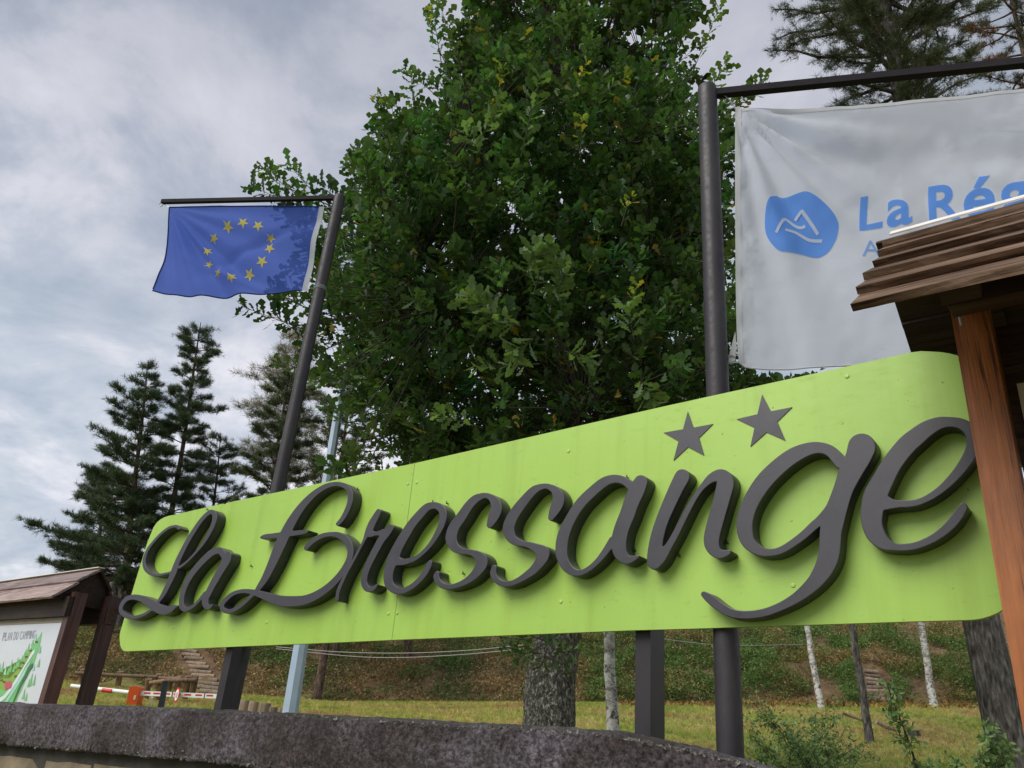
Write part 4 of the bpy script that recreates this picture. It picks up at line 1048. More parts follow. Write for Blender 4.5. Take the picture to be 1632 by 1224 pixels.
# ------------------------------------------------------------------ the oak
def oak():
    rng = np.random.default_rng(21)
    base = at(873, 1190, 7.9); bx, by = base[0], base[1]; bz = float(ground_z(bx, by))
    T = thing('oak_tree', 'big leafy oak with lichen covered trunk standing right behind the middle of the sign', 'tree', (bx, by, bz))
    ax = np.array([bx, by, 0.0])
    # trunk
    zs = [bz - 0.3, bz + 0.1, bz + 0.5, 0.5, 1.3, 2.4, 3.6, 5.0, 6.6, 8.2]
    rs = [0.33, 0.29, 0.265, 0.25, 0.235, 0.20, 0.16, 0.12, 0.08, 0.03]
    TP = np.array([[bx + 0.10 * sin(z * 0.8) * (z > 0.6), by + 0.06 * sin(z * 1.1), z] for z in zs])
    V, F = tube_vf(catmull(TP, 14), np.interp(np.linspace(0, 9, 9 * 14 + 1), range(10), rs), 40)
    V = np.array(V)
    for i in range(len(V)):
        p = V[i]; a = atan2(p[1] - by, p[0] - bx)
        d = mnoise.fractal(Vector((a * 4.5, p[2] * 1.6, 0)), 0.8, 2, 3) * 0.022 + mnoise.noise(Vector(p * 22)) * 0.010
        V[i] += unit(np.array([p[0] - bx, p[1] - by, 0])) * d
    mk('trunk', V, F, M_OAKB, T, smooth=True)
    # crown profile: radius over height, from the sighted outline
    Nn = np.array([0, 1.0, 0])
    prof = []
    for (v, ul, ur) in ((-420, 800, 960), (-300, 760, 1010), (-150, 720, 1080), (0, 700, 1140), (110, 694, 1130), (200, 676, 1132), (300, 600, 1158), (400, 545, 1172), (500, 520, 1178), (600, 515, 1210), (680, 545, 1230), (760, 600, 1200), (840, 680, 1100)):
        ins_ = 58 if v < 260 else 42; L = onplane(ul + (52 if v < 260 else 14), v, ax, Nn); R_ = onplane(ur - ins_, v, ax, Nn); prof.append(((L[2] + R_[2]) / 2, L[0], R_[0]))
    prof = np.array(prof)[::-1]
    zlo, zhi = prof[0, 0], prof[-1, 0]
    def xlim(z): return np.interp(z, prof[:, 0], prof[:, 1]), np.interp(z, prof[:, 0], prof[:, 2])
    # limbs
    limbs = []
    for k in range(64):
        z = zlo + (zhi - zlo) * (k + 0.5) / 64 * 0.98; a = k * 2.39996 + rng.uniform(-.3, .3)
        xl, xr = xlim(z); cxm = (xl + xr) / 2; rad = (xr - xl) / 2
        r = rad * rng.uniform(0.72, 0.95)
        E = np.array([cxm + r * cos(a), by + r * 0.95 * sin(a), z + rng.uniform(-0.1, 0.5)])
        z0 = max(bz + 1.7, z - rng.uniform(0.5, 1.1) * rad * 0.8); z0 = min(z0, 7.9)
        S = np.array([np.interp(z0, TP[:, 2], TP[:, 0]), np.interp(z0, TP[:, 2], TP[:, 1]), z0])
        m1 = S + (E - S) * 0.35 + [0, 0, 0.12 * rad] + rng.normal(0, 0.07, 3); m2 = S + (E - S) * 0.7 + [0, 0, 0.10 * rad] + rng.normal(0, 0.09, 3)
        limbs.append(catmull([S, m1, m2, E], 7))
    b = MB()
    for Lm in limbs:
        V, F = tube_vf(Lm, np.linspace(0.032, 0.008, len(Lm)), 6, True); b.add(V, F)
    LP = np.vstack(limbs)
    # shoots
    ztop_ = float(onplane(870, 300, ax, Nn)[2]); n = 5200; S0_, D_ = [], []
    while len(S0_) < n:
        z = rng.uniform(zlo, zhi); xl, xr = xlim(z); rad = (xr - xl) / 2
        if rng.random() > (rad / 2.3) ** 1.3 * (0.72 if z > ztop_ else 1.0): continue
        a = rng.uniform(0, 2 * pi); r = rad * (1 - abs(rng.normal(0, 0.20))) if rng.random() < 0.55 else rad * sqrt(rng.random()) * 0.88
        if r < 0.1: continue
        lump = mnoise.noise(Vector((cos(a) * 2.1, sin(a) * 2.1, z * 1.15))); r *= 1 + 0.34 * lump; r *= 1.0 + (rng.uniform(0.0, 0.22) if rng.random() < 0.14 else 0)
        P = np.array([(xl + xr) / 2 + r * cos(a), by + r * 0.95 * sin(a), z])
        if mnoise.noise(Vector(P * 1.5 + 7)) < (-0.17 if z > ztop_ else -0.27) and rng.random() < 0.85: continue     # openings between the clumps
        S0_.append(P); D_.append([cos(a) * 0.8, sin(a) * 0.8, rng.uniform(0.1, 1.3)])
    S = np.array(S0_); D = unit(np.array(D_) + rng.normal(0, 0.30, (n, 3)))
    # shoots that stand clear of the crown against the sky
    ext = [((470, 330), (400, 295), 6.5), ((520, 330), (460, 262), 6.6), ((560, 330), (515, 300), 6.7), ((500, 340), (440, 310), 6.6), ((470, 520), (385, 488), 6.2), ((510, 560), (435, 498), 6.3), ((520, 600), (440, 575), 6.5), ((590, 330), (585, 262), 7), ((620, 230), (612, 165), 7.3), ((660, 180), (655, 118), 7.4), ((640, 240), (622, 160), 7.4),
           ((730, 90), (700, 5), 7.6), ((1110, 100), (1146, 12), 7.8), ((1120, 160), (1160, 98), 7.6), ((1130, 190), (1190, 150), 7.5), ((1130, 260), (1168, 238), 7.4), ((1150, 350), (1168, 300), 7.4), ((700, 80), (690, 20), 7.8), ((610, 300), (575, 240), 7.0), ((1160, 180), (1215, 130), 7.4), ((640, 340), (560, 275), 7.0), ((1130, 420), (1172, 395), 7.2), ((690, 260), (668, 190), 7.4)]
    ext += [((u_, 640), (u_ + 14, 596 + (u_ % 3) * 7), 8.2) for u_ in range(1172, 1420, 15)] + [((u_, 650), (u_ - 8, 612), 7.9) for u_ in range(1180, 1400, 17)]
    ext += [((500, 400), (455, 345), 6.7), ((515, 380), (480, 340), 6.8), ((500, 470), (440, 455), 6.8), ((505, 450), (465, 425), 6.8), ((520, 420), (488, 395), 6.8), ((490, 480), (450, 475), 6.7), ((460, 300), (420, 270), 6.7), ((540, 600), (500, 570), 6.8), ((560, 680), (525, 650), 6.9), ((560, 740), (530, 742), 6.5), ((590, 735), (560, 728), 6.5)]
    def along(A, Bp, k): return [A + (Bp - A) * t for t in np.linspace(0, 1, k)]
    allp, alld, alls, allt = [], [], [], []
    def put_leaves(A, Dv, L, nl, size, yellow):
        base_c = np.array([0.058, 0.108, 0.036]) * rng.uniform(0.55, 1.55) * [1 + 0.15 * rng.normal(), 1, 1]
        for i in range(nl):
            t = 1 - (i / nl) ** 1.4 * 0.95; P = A + Dv * L * t
            az = i * 2.4 + rng.uniform(-.5, .5)
            s = unit(np.cross(Dv, ZUP + 0.01)); u = np.cross(s, Dv)
            side = s * cos(az) + u * sin(az)
            d = unit(side * rng.uniform(0.7, 1.2) + Dv * rng.uniform(0.3, 0.9) + ZUP * rng.uniform(-0.35, 0.25))
            allp.append(P + rng.normal(0, 0.008, 3)); alld.append(d); alls.append(size * rng.uniform(0.7, 1.25))
            c = base_c * rng.uniform(0.8, 1.2)
            if yellow and t > 0.45: c = np.array([0.33, 0.25, 0.03]) * rng.uniform(0.7, 1.2) if rng.random() < 0.6 else np.array([0.18, 0.24, 0.03])
            elif rng.random() < 0.012: c = np.array([0.28, 0.22, 0.04])
            allt.append(c)
    for i in range(n):
        L = rng.uniform(0.18, 0.42)
        j = int(np.argmin(np.sum((LP - S[i]) ** 2, 1)))
        if np.linalg.norm(LP[j] - S[i]) < 1.3:
            V, F = tube_vf([LP[j], (LP[j] + S[i]) / 2 + [0, 0, 0.03], S[i], S[i] + D[i] * L], [0.008, 0.006, 0.005, 0.002], 4, False); b.add(V, F)
        front = S[i][1] < by + 0.3
        yl = front and (S[i][2] > 1.6) and rng.random() < 0.014
        put_leaves(S[i], D[i], L, int(rng.integers(13, 22)), 0.140 if not yl else 0.08, yl)
    for (a, c, Z) in ext:
        A, Bp = at(*a, Z + 0.5), at(*c, Z + 0.3); Dv = unit(Bp - A); L = np.linalg.norm(Bp - A)
        V, F = tube_vf([A - Dv * 0.15, A, Bp], [0.005, 0.004, 0.002], 5, False); b.add(V, F)
        q_ = LP[int(np.argmin(np.sum((LP - A) ** 2, 1)))]; V, F = tube_vf([q_, (q_ + A) / 2 + [0, 0, 0.05], A], [0.010, 0.007, 0.005], 4, False); b.add(V, F)
        if np.linalg.norm(q_ - A) > 0.6: put_leaves(q_ + (A - q_) * 0.3, unit(A - q_), 0.7 * np.linalg.norm(A - q_), 16, 0.12, False)
        put_leaves(A, Dv, L, 24, 0.135, False)
    # yellow-tipped summer shoots
    for (a, c, Z) in (((790, 190), (800, 105), 6.3), ((905, 160), (935, 100), 6.2), ((960, 150), (1000, 120), 6.2), ((640, 175), (600, 150), 7.2), ((925, 250), (928, 185), 5.9), ((990, 360), (1005, 310), 5.7), ((1000, 500), (1015, 455), 5.6), ((720, 480), (745, 470), 5.6), ((690, 60), (680, 15), 7.6)):
        A, Bp = at(*a, Z), at(*c, Z); Dv = unit(Bp - A); L = np.linalg.norm(Bp - A)
        V, F = tube_vf([A, (A + Bp) / 2, Bp], [0.004, 0.003, 0.0015], 5, False); b.add(V, F)
        put_leaves(A, Dv, L, 13, 0.075, True)
    # low shoots on the trunk under the sign
    for (a, c, Z) in (((850, 1040), (800, 1030), 7.3), ((860, 1030), (825, 1050), 7.2), ((870, 1040), (862, 1062), 7.2), ((890, 1040), (925, 1035), 7.2), ((865, 1020), (840, 1010), 7.2), ((880, 1050), (905, 1060), 7.15), ((855, 1035), (800, 1048), 7.3), ((840, 1020), (795, 1015), 7.4), ((900, 1025), (945, 1020), 7.3), ((870, 1030), (880, 1015), 7.1)):
        A, Bp = at(*a, Z), at(*c, Z - 0.1); Dv = unit(Bp - A); L = np.linalg.norm(Bp - A)
        V, F = tube_vf([A - Dv * 0.05, A, Bp], [0.007, 0.005, 0.002], 5, False); b.add(V, F); put_leaves(A, Dv, L, 12, 0.11, False)
    # clump hanging in front, sunlight put into its lighter leaf colour
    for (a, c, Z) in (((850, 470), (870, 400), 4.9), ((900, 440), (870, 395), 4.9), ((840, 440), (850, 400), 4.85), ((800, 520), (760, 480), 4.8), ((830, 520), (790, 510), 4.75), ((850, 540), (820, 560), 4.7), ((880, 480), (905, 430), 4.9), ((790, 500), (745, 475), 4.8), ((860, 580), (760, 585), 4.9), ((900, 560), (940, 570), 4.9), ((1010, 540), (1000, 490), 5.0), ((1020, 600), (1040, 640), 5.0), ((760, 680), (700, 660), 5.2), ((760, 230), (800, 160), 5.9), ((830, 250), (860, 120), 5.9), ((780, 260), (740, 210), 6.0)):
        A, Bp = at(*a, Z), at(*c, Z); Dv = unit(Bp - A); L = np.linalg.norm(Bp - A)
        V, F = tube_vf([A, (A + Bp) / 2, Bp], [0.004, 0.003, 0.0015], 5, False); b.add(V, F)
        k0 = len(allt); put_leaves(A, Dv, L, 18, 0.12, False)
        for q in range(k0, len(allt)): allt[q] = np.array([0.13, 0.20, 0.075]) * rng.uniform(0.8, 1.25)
    b.build('branches', M_TWIG, T, smooth=True, kind='stuff')
    P = np.array(allp); Dn = np.array(alld); Sc = np.array(alls); Tn_ = np.array(allt)
    frm = rot_to(Dn, rng.uniform(-0.9, 0.9, len(P)))
    dist = P @ Fv; u = 816 + FPX * (P @ Rv) / dist; v = 612 - FPX * (P @ Uv) / dist
    vis = (u > 0) & (u < 1632) & (v > 0) & (v < 720)
    order = np.argsort(np.where(vis, dist / Sc, 1e9)); pick = order[:300]; rest = np.setdiff1d(np.arange(len(P)), pick)
    near = rest[dist[rest] < np.percentile(dist, 42)]; far = np.setdiff1d(rest, near)
    print('oak leaves', len(P), 'detailed', len(near))
    scatter_mesh('foliage', LEAF3_V, LEAF3_F, P[near], frm[near], Sc[near], Tn_[near], M_OAKL, T)
    scatter_mesh('inner_foliage', LEAF2_V, LEAF2_F, P[far], frm[far], Sc[far], Tn_[far], M_OAKL, T)
    kinds = []
    for c in ((0.05, 0.11, 0.025), (0.085, 0.135, 0.05), (0.30, 0.24, 0.035), (0.035, 0.085, 0.02)):
        me = bpy.data.meshes.new('leaf'); me.from_pydata(LEAF_V.tolist(), [], LEAF_F.tolist()); me.update(); fin(me, M_OAKL, False, np.tile(c, (len(LEAF_V), 1)), None); kinds.append((np.array(c), me))
    bl = wloc(T)
    for i in pick:
        me = min(kinds, key=lambda k: np.sum((k[0] - Tn_[i]) ** 2))[1]
        o = link(bpy.data.objects.new('leaf', me)); o.parent = T
        R_ = frm[i] * Sc[i]; p = P[i] - bl
        o.matrix_basis = Matrix(((R_[0, 0], R_[0, 1], R_[0, 2], p[0]), (R_[1, 0], R_[1, 1], R_[1, 2], p[1]), (R_[2, 0], R_[2, 1], R_[2, 2], p[2]), (0, 0, 0, 1)))
oak()

# ------------------------------------------------------------------ pines
def needle_template(rng, k, ln, wdt, spread):
    V, F = [], []
    for i in range(k):
        d = unit(np.array([rng.uniform(0.4, 1.0), rng.normal(0, spread), rng.normal(0, spread)])); s = unit(np.cross(d, rng.normal(0, 1, 3))) * wdt
        o = np.array([rng.uniform(-0.35, 0.3), 0, 0]) * ln; l = ln * rng.uniform(0.7, 1.1)
        V += [o - s, o + s, o + d * l]; F.append((i * 3, i * 3 + 1, i * 3 + 2))
    return np.array(V), np.array(F)
def pine(label, topuv, baseuv, Z, prof, seed, tuft=0.30, ntuft=2300, c1=(0.055, 0.088, 0.045), brown=0.0, trunk_r=0.16, k=11, wdt=0.0085, name='pine_tree', group=None, nwh=26, bare=0.25, droop=0.1, mat=None, bark=None, px_scale=1.0):
    """prof: list of (fraction of height 0..1, left reach px, right reach px) of the crown"""
    rng = np.random.default_rng(seed)
    B = at(baseuv[0], baseuv[1], Z); gz = float(ground_z(B[0], B[1]))
    Nn = np.array([0, 1.0, 0]); Tp = onplane(*topuv, B, Nn)
    base = np.array([B[0] + (B[0] - Tp[0]) / (Tp[2] - B[2]) * (B[2] - gz), B[1], gz]); Hh = Tp[2] - gz
    T = thing(name, label, 'tree', base, group)
    def axis(t): return base + (Tp - base) * t + np.array([0.12 * sin(t * 7 + seed), 0.1 * sin(t * 5), 0]) * (1 - t)
    ts = np.linspace(-0.02, 1, 24); P = np.array([axis(t) for t in ts])
    V, F = tube_vf(P, np.interp(ts, [0, 0.3, 0.8, 1], [trunk_r, trunk_r * 0.75, trunk_r * 0.35, 0.02]), 12)
    mk('trunk', V, F, bark or M_PINEB, T, smooth=True)
    pr = np.array(prof); t0 = pr[0, 0]; m_per = Z / FPX * 1.05 * px_scale
    def reach(t, a):
        l, r = np.interp(t, pr[:, 0], pr[:, 1]), np.interp(t, pr[:, 0], pr[:, 2]); w = (cos(a) + 1) / 2
        return (l * (1 - w) + r * w) * m_per
    b = MB(); TPs, TD, TW = [], [], []
    for q in range(nwh):
        t = t0 + (0.985 - t0) * (q + 0.5) / nwh
        nbr = int(rng.integers(4, 7)); a0 = rng.uniform(0, 6.28)
        for k_ in range(nbr):
            a = a0 + k_ * 2 * pi / nbr + rng.uniform(-.4, .4); L = reach(t, a) * rng.uniform(0.45, 1.15)
            if rng.random() < 0.08: continue
            S = axis(t); up = rng.uniform(0.10, 0.45) if t > 0.55 else rng.uniform(-0.12, 0.28)
            pts = [S]
            for j in range(1, 6):
                f = j / 5; pts.append(S + np.array([cos(a + 0.15 * sin(f * 3 + q)), sin(a + 0.15 * sin(f * 3 + q)), 0]) * L * f + ZUP * (L * up * f - droop * L * f * (1 - f)) + rng.normal(0, 0.03 * L, 3) * f * 0.6)
            pts = np.array(pts); V, F = tube_vf(pts, np.linspace(0.012 + 0.014 * L, 0.006, 6) * (trunk_r / 0.16), 5, False); b.add(V, F)
            m = max(2, int(L / (tuft * 0.8) * 1.9))
            for _ in range(m):
                f = rng.uniform(bare, 1.0) ** 0.8; P0 = pts[min(4, int(f * 5))] + (pts[min(5, int(f * 5) + 1)] - pts[min(4, int(f * 5))]) * (f * 5 % 1)
                sd = rng.normal(0, 1, 3) * np.array([1, 1, 0.35]); off = unit(sd) * rng.uniform(0, 0.26) * L * (1.15 - f)
                P1 = P0 + off
                if rng.random() < 0.4: V, F = tube_vf([P0, P1], [0.006, 0.003], 3, False); b.add(V, F)
                TPs.append(P1); TD.append(unit(unit(off + 1e-4) * 0.5 + (pts[-1] - pts[0]) / (L + 1e-6) * 0.6 + ZUP * rng.uniform(0.1, 0.7))); TW.append(t)
    b.build('branches', bark or M_PINEB, T, kind='stuff')
    Pn = np.array(TPs); Dn = np.array(TD)
    if len(Pn) > 0:
        m = len(Pn); rep = max(1, int(round(ntuft / m))); Pn = np.repeat(Pn, rep, 0) + rng.normal(0, tuft * 0.42, (m * rep, 3)) * [1, 1, 0.42]; Dn = unit(np.repeat(Dn, rep, 0) + rng.normal(0, 0.35, (m * rep, 3)))
        tv, tf = needle_template(rng, k, 1.0, wdt / tuft, 0.55)
        tint = np.array(c1)[None] * rng.uniform(0.6, 1.45, (len(Pn), 1)) * np.stack([rng.uniform(0.85, 1.3, len(Pn)), np.ones(len(Pn)), np.ones(len(Pn))], 1)
        if brown: 
            bsel = np.array([mnoise.noise(Vector(p * 0.9)) for p in Pn]) + rng.normal(0, .15, len(Pn)) > (0.35 - brown); tint[bsel] = np.array([0.17, 0.085, 0.035]) * rng.uniform(0.7, 1.3, (bsel.sum(), 1))
        scatter_mesh('crown', tv, tf, Pn, rot_to(Dn, rng.uniform(0, 6, len(Pn))), tuft * rng.uniform(0.7, 1.3, len(Pn)), tint, mat or M_NEEDLE, T)
    return T
pg = 'pines behind the left part of the sign'
pine('tallest pine on the left, dark and slender, pointing up between flag and roof', (320, 514), (262, 900), 34, [(0.28, 60, 50), (0.42, 40, 60), (0.5, 50, 60), (0.6, 62, 60), (0.7, 50, 62), (0.76, 25, 35), (0.84, 44, 60), (0.93, 34, 38), (1, 5, 5)], 3, 0.25, 5600, trunk_r=0.17, group=pg, nwh=19)
pine('broad dark pine left of the tallest one, its branches reaching over the small kiosk', (236, 574), (198, 940), 33, [(0.1, 120, 80), (0.3, 150, 80), (0.4, 105, 65), (0.46, 130, 70), (0.55, 100, 60), (0.63, 60, 60), (0.72, 70, 60), (0.8, 55, 40), (0.88, 30, 35), (0.95, 16, 20), (1, 4, 4)], 8, 0.25, 11000, trunk_r=0.18, group=pg, nwh=22)
pine('short pine between the tallest pine and the blue flag pole', (352, 690), (330, 930), 36, [(0.2, 60, 70), (0.5, 50, 75), (0.75, 50, 45), (0.9, 35, 30), (1, 6, 6)], 14, 0.25, 4200, trunk_r=0.12, group=pg, nwh=15)
pine('rounded pine directly left of the blue flag pole, below the flag', (462, 590), (405, 960), 30, [(0.3, 60, 80), (0.45, 75, 90), (0.6, 65, 85), (0.75, 60, 70), (0.88, 40, 50), (1, 8, 10)], 5, 0.20, 8000, c1=(0.070, 0.095, 0.048), trunk_r=0.16, group=pg, nwh=21)
pine('olive green pine between the flag pole and the oak, behind the pale pole', (560, 600), (520, 980), 27, [(0.25, 80, 90), (0.5, 80, 110), (0.7, 70, 90), (0.88, 50, 60), (1, 10, 10)], 6, 0.20, 9000, c1=(0.085, 0.105, 0.05), trunk_r=0.16, group=pg, nwh=22)
pine('low dark pine at the far left behind the small kiosk roof', (172, 735), (142, 960), 38, [(0.05, 70, 120), (0.3, 62, 120), (0.6, 50, 90), (0.85, 30, 50), (1, 6, 6)], 17, 0.28, 7500, trunk_r=0.14, group=pg, nwh=20)
pine('pine with thick dark trunk beside the timber post, its crown above the white flag', (1362, -260), (1600, 1150), 9.0, [(0.5, 130, 110), (0.66, 190, 150), (0.76, 210, 180), (0.84, 190, 170), (0.90, 160, 160), (0.95, 110, 120), (1, 10, 10)], 9, 0.12, 17000, c1=(0.07, 0.095, 0.05), brown=0.0, trunk_r=0.23, k=18, wdt=0.0030, nwh=34, bare=0.15, name='pine_tree', bark=M_DARKB, px_scale=1.35)
pine('pine with browning needle tips at the upper right corner', (1590, -90), (1890, 1150), 12.0, [(0.45, 110, 120), (0.65, 120, 120), (0.78, 110, 110), (0.9, 80, 80), (1, 10, 10)], 12, 0.14, 6000, c1=(0.055, 0.07, 0.042), brown=0.16, trunk_r=0.16, k=22, wdt=0.0032, nwh=22, bare=0.35, px_scale=1.35)
# airy birch crown left of the flag pole
M_BIRL = mat_leaf('birch_twig_leaf', 0.3, 0.6, 0.2)
pine('pale wispy birch crown showing beside the blue flag pole', (478, 528), (420, 960), 39, [(0.4, 60, 60), (0.6, 95, 70), (0.75, 80, 60), (0.88, 50, 50), (1, 14, 20)], 31, 0.40, 2600, c1=(0.17, 0.16, 0.12), trunk_r=0.12, k=9, wdt=0.010, name='birch_tree', nwh=22, droop=-0.5, mat=M_BIRL, bark=M_BIRCH)

# ------------------------------------------------------------------ trunks on the bank and on the grass
def trunk(label, name, u0, v0, u1, v1, wpx, mat, Zb=None, seed=0, top_ext=1.5, group=None, leaves=None, wob=0.04):
    rng = np.random.default_rng(seed)
    G = ground_at(u0, v0) if Zb is None else at(u0, v0, Zb)
    G2 = np.array([G[0], G[1], float(ground_z(G[0], G[1])) - 0.15]); Z = G @ Fv
    E = onplane(u1, v1, G, np.array([0, 1.0, 0])); E = E + (E - G) * top_ext
    r = wpx / 2 * Z / FPX
    T = thing(name, label, 'tree', G2, group)
    P = []; 
    for t in np.linspace(0, 1, 14): P.append(G + (E - G) * t + np.array([rng.normal(0, wob), 0, 0]) * (0 < t < 1) * r * 2)
    P = [G2] + P; P = catmull(np.array(P), 4)
    V, F = tube_vf(P, np.interp(np.linspace(0, 1, len(P)), [0, 0.06, 0.2, 1], [r * 1.5, r * 1.12, r, r * 0.62]), 16); V = np.array(V)
    for i in range(len(V)): V[i] += np.array(mnoise.noise_vector(Vector(V[i] * 2.4 / max(r, .1)))) * r * 0.07
    mk('trunk', V, F, mat, T, smooth=True)
    if leaves:
        n, sprd, siz, c, lift = leaves
        Pn = E + (G - E) * rng.uniform(0, 0.35, (n, 1)) * 0 + rng.normal(0, 1, (n, 3)) * sprd + np.array([0, 0, lift])
        Pn[:, 2] = np.maximum(Pn[:, 2], E[2] + lift - sprd[2] * 1.3)
        ti = np.array(c)[None] * rng.uniform(0.6, 1.5, (n, 1))
        scatter_mesh('crown', LEAF2_V, LEAF2_F, Pn, rot_to(unit(rng.normal(0, 1, (n, 3))), rng.uniform(0, 6, n)), siz * rng.uniform(0.7, 1.3, n), ti, M_BUSH, T)
    return T
trunk('white birch trunk closest to the oak trunk, right of it', 'birch_tree', 977, 1172, 970, 1012, 19, M_BIRCH, 11.5, 1, 1.8, None, (2600, [1.0, 0.9, 0.9], 0.09, (0.08, 0.11, 0.03), 1.6))
trunk('leaning white birch trunk on the bank between the round pole and the slim young tree', 'birch_tree', 1308, 1122, 1288, 1012, 10, M_BIRCH, 23, 2, 2.0, None, (2600, [1.6, 1.4, 1.2], 0.16, (0.07, 0.10, 0.03), 1.0))
trunk('grey birch trunk on the bank left of the thick dark trunk', 'birch_tree', 1487, 1116, 1470, 1005, 11, M_BIRCH, 24, 3, 2.0, None, (3000, [1.7, 1.4, 1.3], 0.16, (0.06, 0.10, 0.03), 1.0))
trunk('slim dark young tree standing on the grass in front of the right steps', 'young_tree', 1385, 1172, 1360, 1010, 12, M_DARKB, 16, 4, 1.6, None, (2800, [0.9, 0.8, 0.9], 0.13, (0.045, 0.085, 0.025), 0.5))
trunk('straight brown pine trunk on the bank right of the pale pole', 'pine_tree', 530, 1082, 538, 1010, 12, M_PINEB, 30, 6, 2.0)
trunk('brown pine trunk on the bank midway between pale pole and oak', 'pine_tree', 652, 1082, 650, 1010, 13, M_PINEB, 30, 7, 2.0)
dk = 'dark pine trunks behind the wooden fence'
for k, (u, v, w, lab) in enumerate(((170, 1078, 15, 'dark trunk behind the fence, leftmost of those between kiosk and sign'), (184, 1079, 12, 'dark trunk behind the fence, right beside the leftmost one'), (193, 1080, 8, 'thin brown trunk behind the fence under the sign corner'), (217, 1080, 14, 'dark trunk behind the fence just right of the sign corner'), (231, 1081, 9, 'slim grey trunk behind the fence, rightmost of that row'))):
    trunk(lab, 'pine_tree', u, v, u + 6, v - 90, w, M_DARKB if k != 2 else M_PINEB, 30 + k, 20 + k, 0.7, dk)

STEPS = [((338, 1108), (300, 1042)), ((1402, 1120), (1388, 1075))]
STEPP = np.array([ground_at(a[0] + (c[0] - a[0]) * t, a[1] + (c[1] - a[1]) * t)[:2] for a, c in STEPS for t in np.linspace(-0.05, 1.05, 14)])
def off_steps(X, Y): return np.min((X[:, None] - STEPP[None, :, 0]) ** 2 + (Y[:, None] - STEPP[None, :, 1]) ** 2, 1) > 0.38
# ------------------------------------------------------------------ undergrowth on the bank, grass on the flat
def scatter_ground(name, label, cat, n, uvbox, size, cols, mat, tv, tf, seed, hgt=0.0, clump=None, upd=0.5, sel=None):
    rng = np.random.default_rng(seed); P = []
    X = rng.uniform(uvbox[0], uvbox[1], n * 3); Y = rng.uniform(uvbox[2], uvbox[3], n * 3)
    if clump: 
        nn = np.array([mnoise.noise(Vector((x * clump, y * clump, seed))) for x, y in zip(X, Y)]); ok = nn + rng.normal(0, .12, len(nn)) > -0.12; X, Y = X[ok], Y[ok]
    if sel is not None: ok = sel(X, Y, rng); X, Y = X[ok], Y[ok]
    ok = off_steps(X, Y) | (Y < 24); X, Y = X[ok][:n], Y[ok][:n]; m = len(X); Z = ground_z(X, Y)
    hN = np.array([max(0, mnoise.noise(Vector((x * 0.8, y * 0.8, seed + 5)))) for x, y in zip(X, Y)])
    Pn = np.stack([X, Y, Z + rng.uniform(0, 1, m) ** 0.7 * hgt * (0.35 + 1.6 * hN)], 1)
    D = unit(np.stack([rng.normal(0, 1, m), rng.normal(0, 1, m), np.abs(rng.normal(upd, 0.5, m))], 1))
    cn = np.array([mnoise.noise(Vector((x * 0.45, y * 0.45, seed + 9))) for x, y in zip(X, Y)]) + rng.normal(0, 0.18, m)
    ci = np.clip(((cn + 0.5) * len(cols)).astype(int), 0, len(cols) - 1); tint = np.array(cols)[ci] * rng.uniform(0.6, 1.4, (m, 1))
    o = scatter_mesh(name, tv, tf, Pn, rot_to(D, rng.uniform(0, 6, m)), size * rng.uniform(0.6, 1.4, m), tint, mat, None)
    tag(o, label, cat)
G_, B_, K_ = (0.045, 0.085, 0.022), (0.17, 0.085, 0.042), (0.085, 0.05, 0.028)
scatter_ground('bracken', 'brown and green bracken covering the bank behind the sign', 'bracken', 120000, (-17, 8, 28.4, 38), 0.10, [(0.09, 0.14, 0.045), (0.13, 0.12, 0.06), (0.22, 0.155, 0.085), (0.32, 0.23, 0.12), (0.25, 0.16, 0.085)], M_BUSH, LEAF4_V, LEAF4_F, 3, 0.32, 0.0)
scatter_ground('bushes', 'green bushes and brambles on the right part of the bank', 'bushes', 120000, (2.5, 22, 28.0, 38), 0.095, [(0.26, 0.18, 0.085), (0.20, 0.17, 0.065), (0.09, 0.16, 0.045), (0.08, 0.14, 0.04), (0.13, 0.20, 0.06)], M_BUSH, LEAF4_V, LEAF4_F, 5, 1.1, 0.55)
scatter_ground('green_shrubs', 'dark green shrubs scattered over the left and middle bank', 'shrubs', 80000, (-17, 14, 28.6, 58), 0.10, [(0.06, 0.11, 0.035), (0.08, 0.15, 0.04), (0.11, 0.17, 0.05)], M_BUSH, LEAF4_V, LEAF4_F, 7, 0.9, 0.55, sel=lambda x, y, r: np.array([mnoise.noise(Vector((a * 0.5, b_ * 0.5, 77))) > 0.12 for a, b_ in zip(x, y)]))
scatter_ground('fallen_leaves', 'yellow and brown fallen leaves along the foot of the bank', 'leaves', 5000, (4, 22, 24.5, 29.5), 0.13, [(0.28, 0.17, 0.05), (0.22, 0.12, 0.05), (0.14, 0.07, 0.035)], M_BUSH, LEAF4_V, LEAF4_F, 9, 0.05, 0.0)
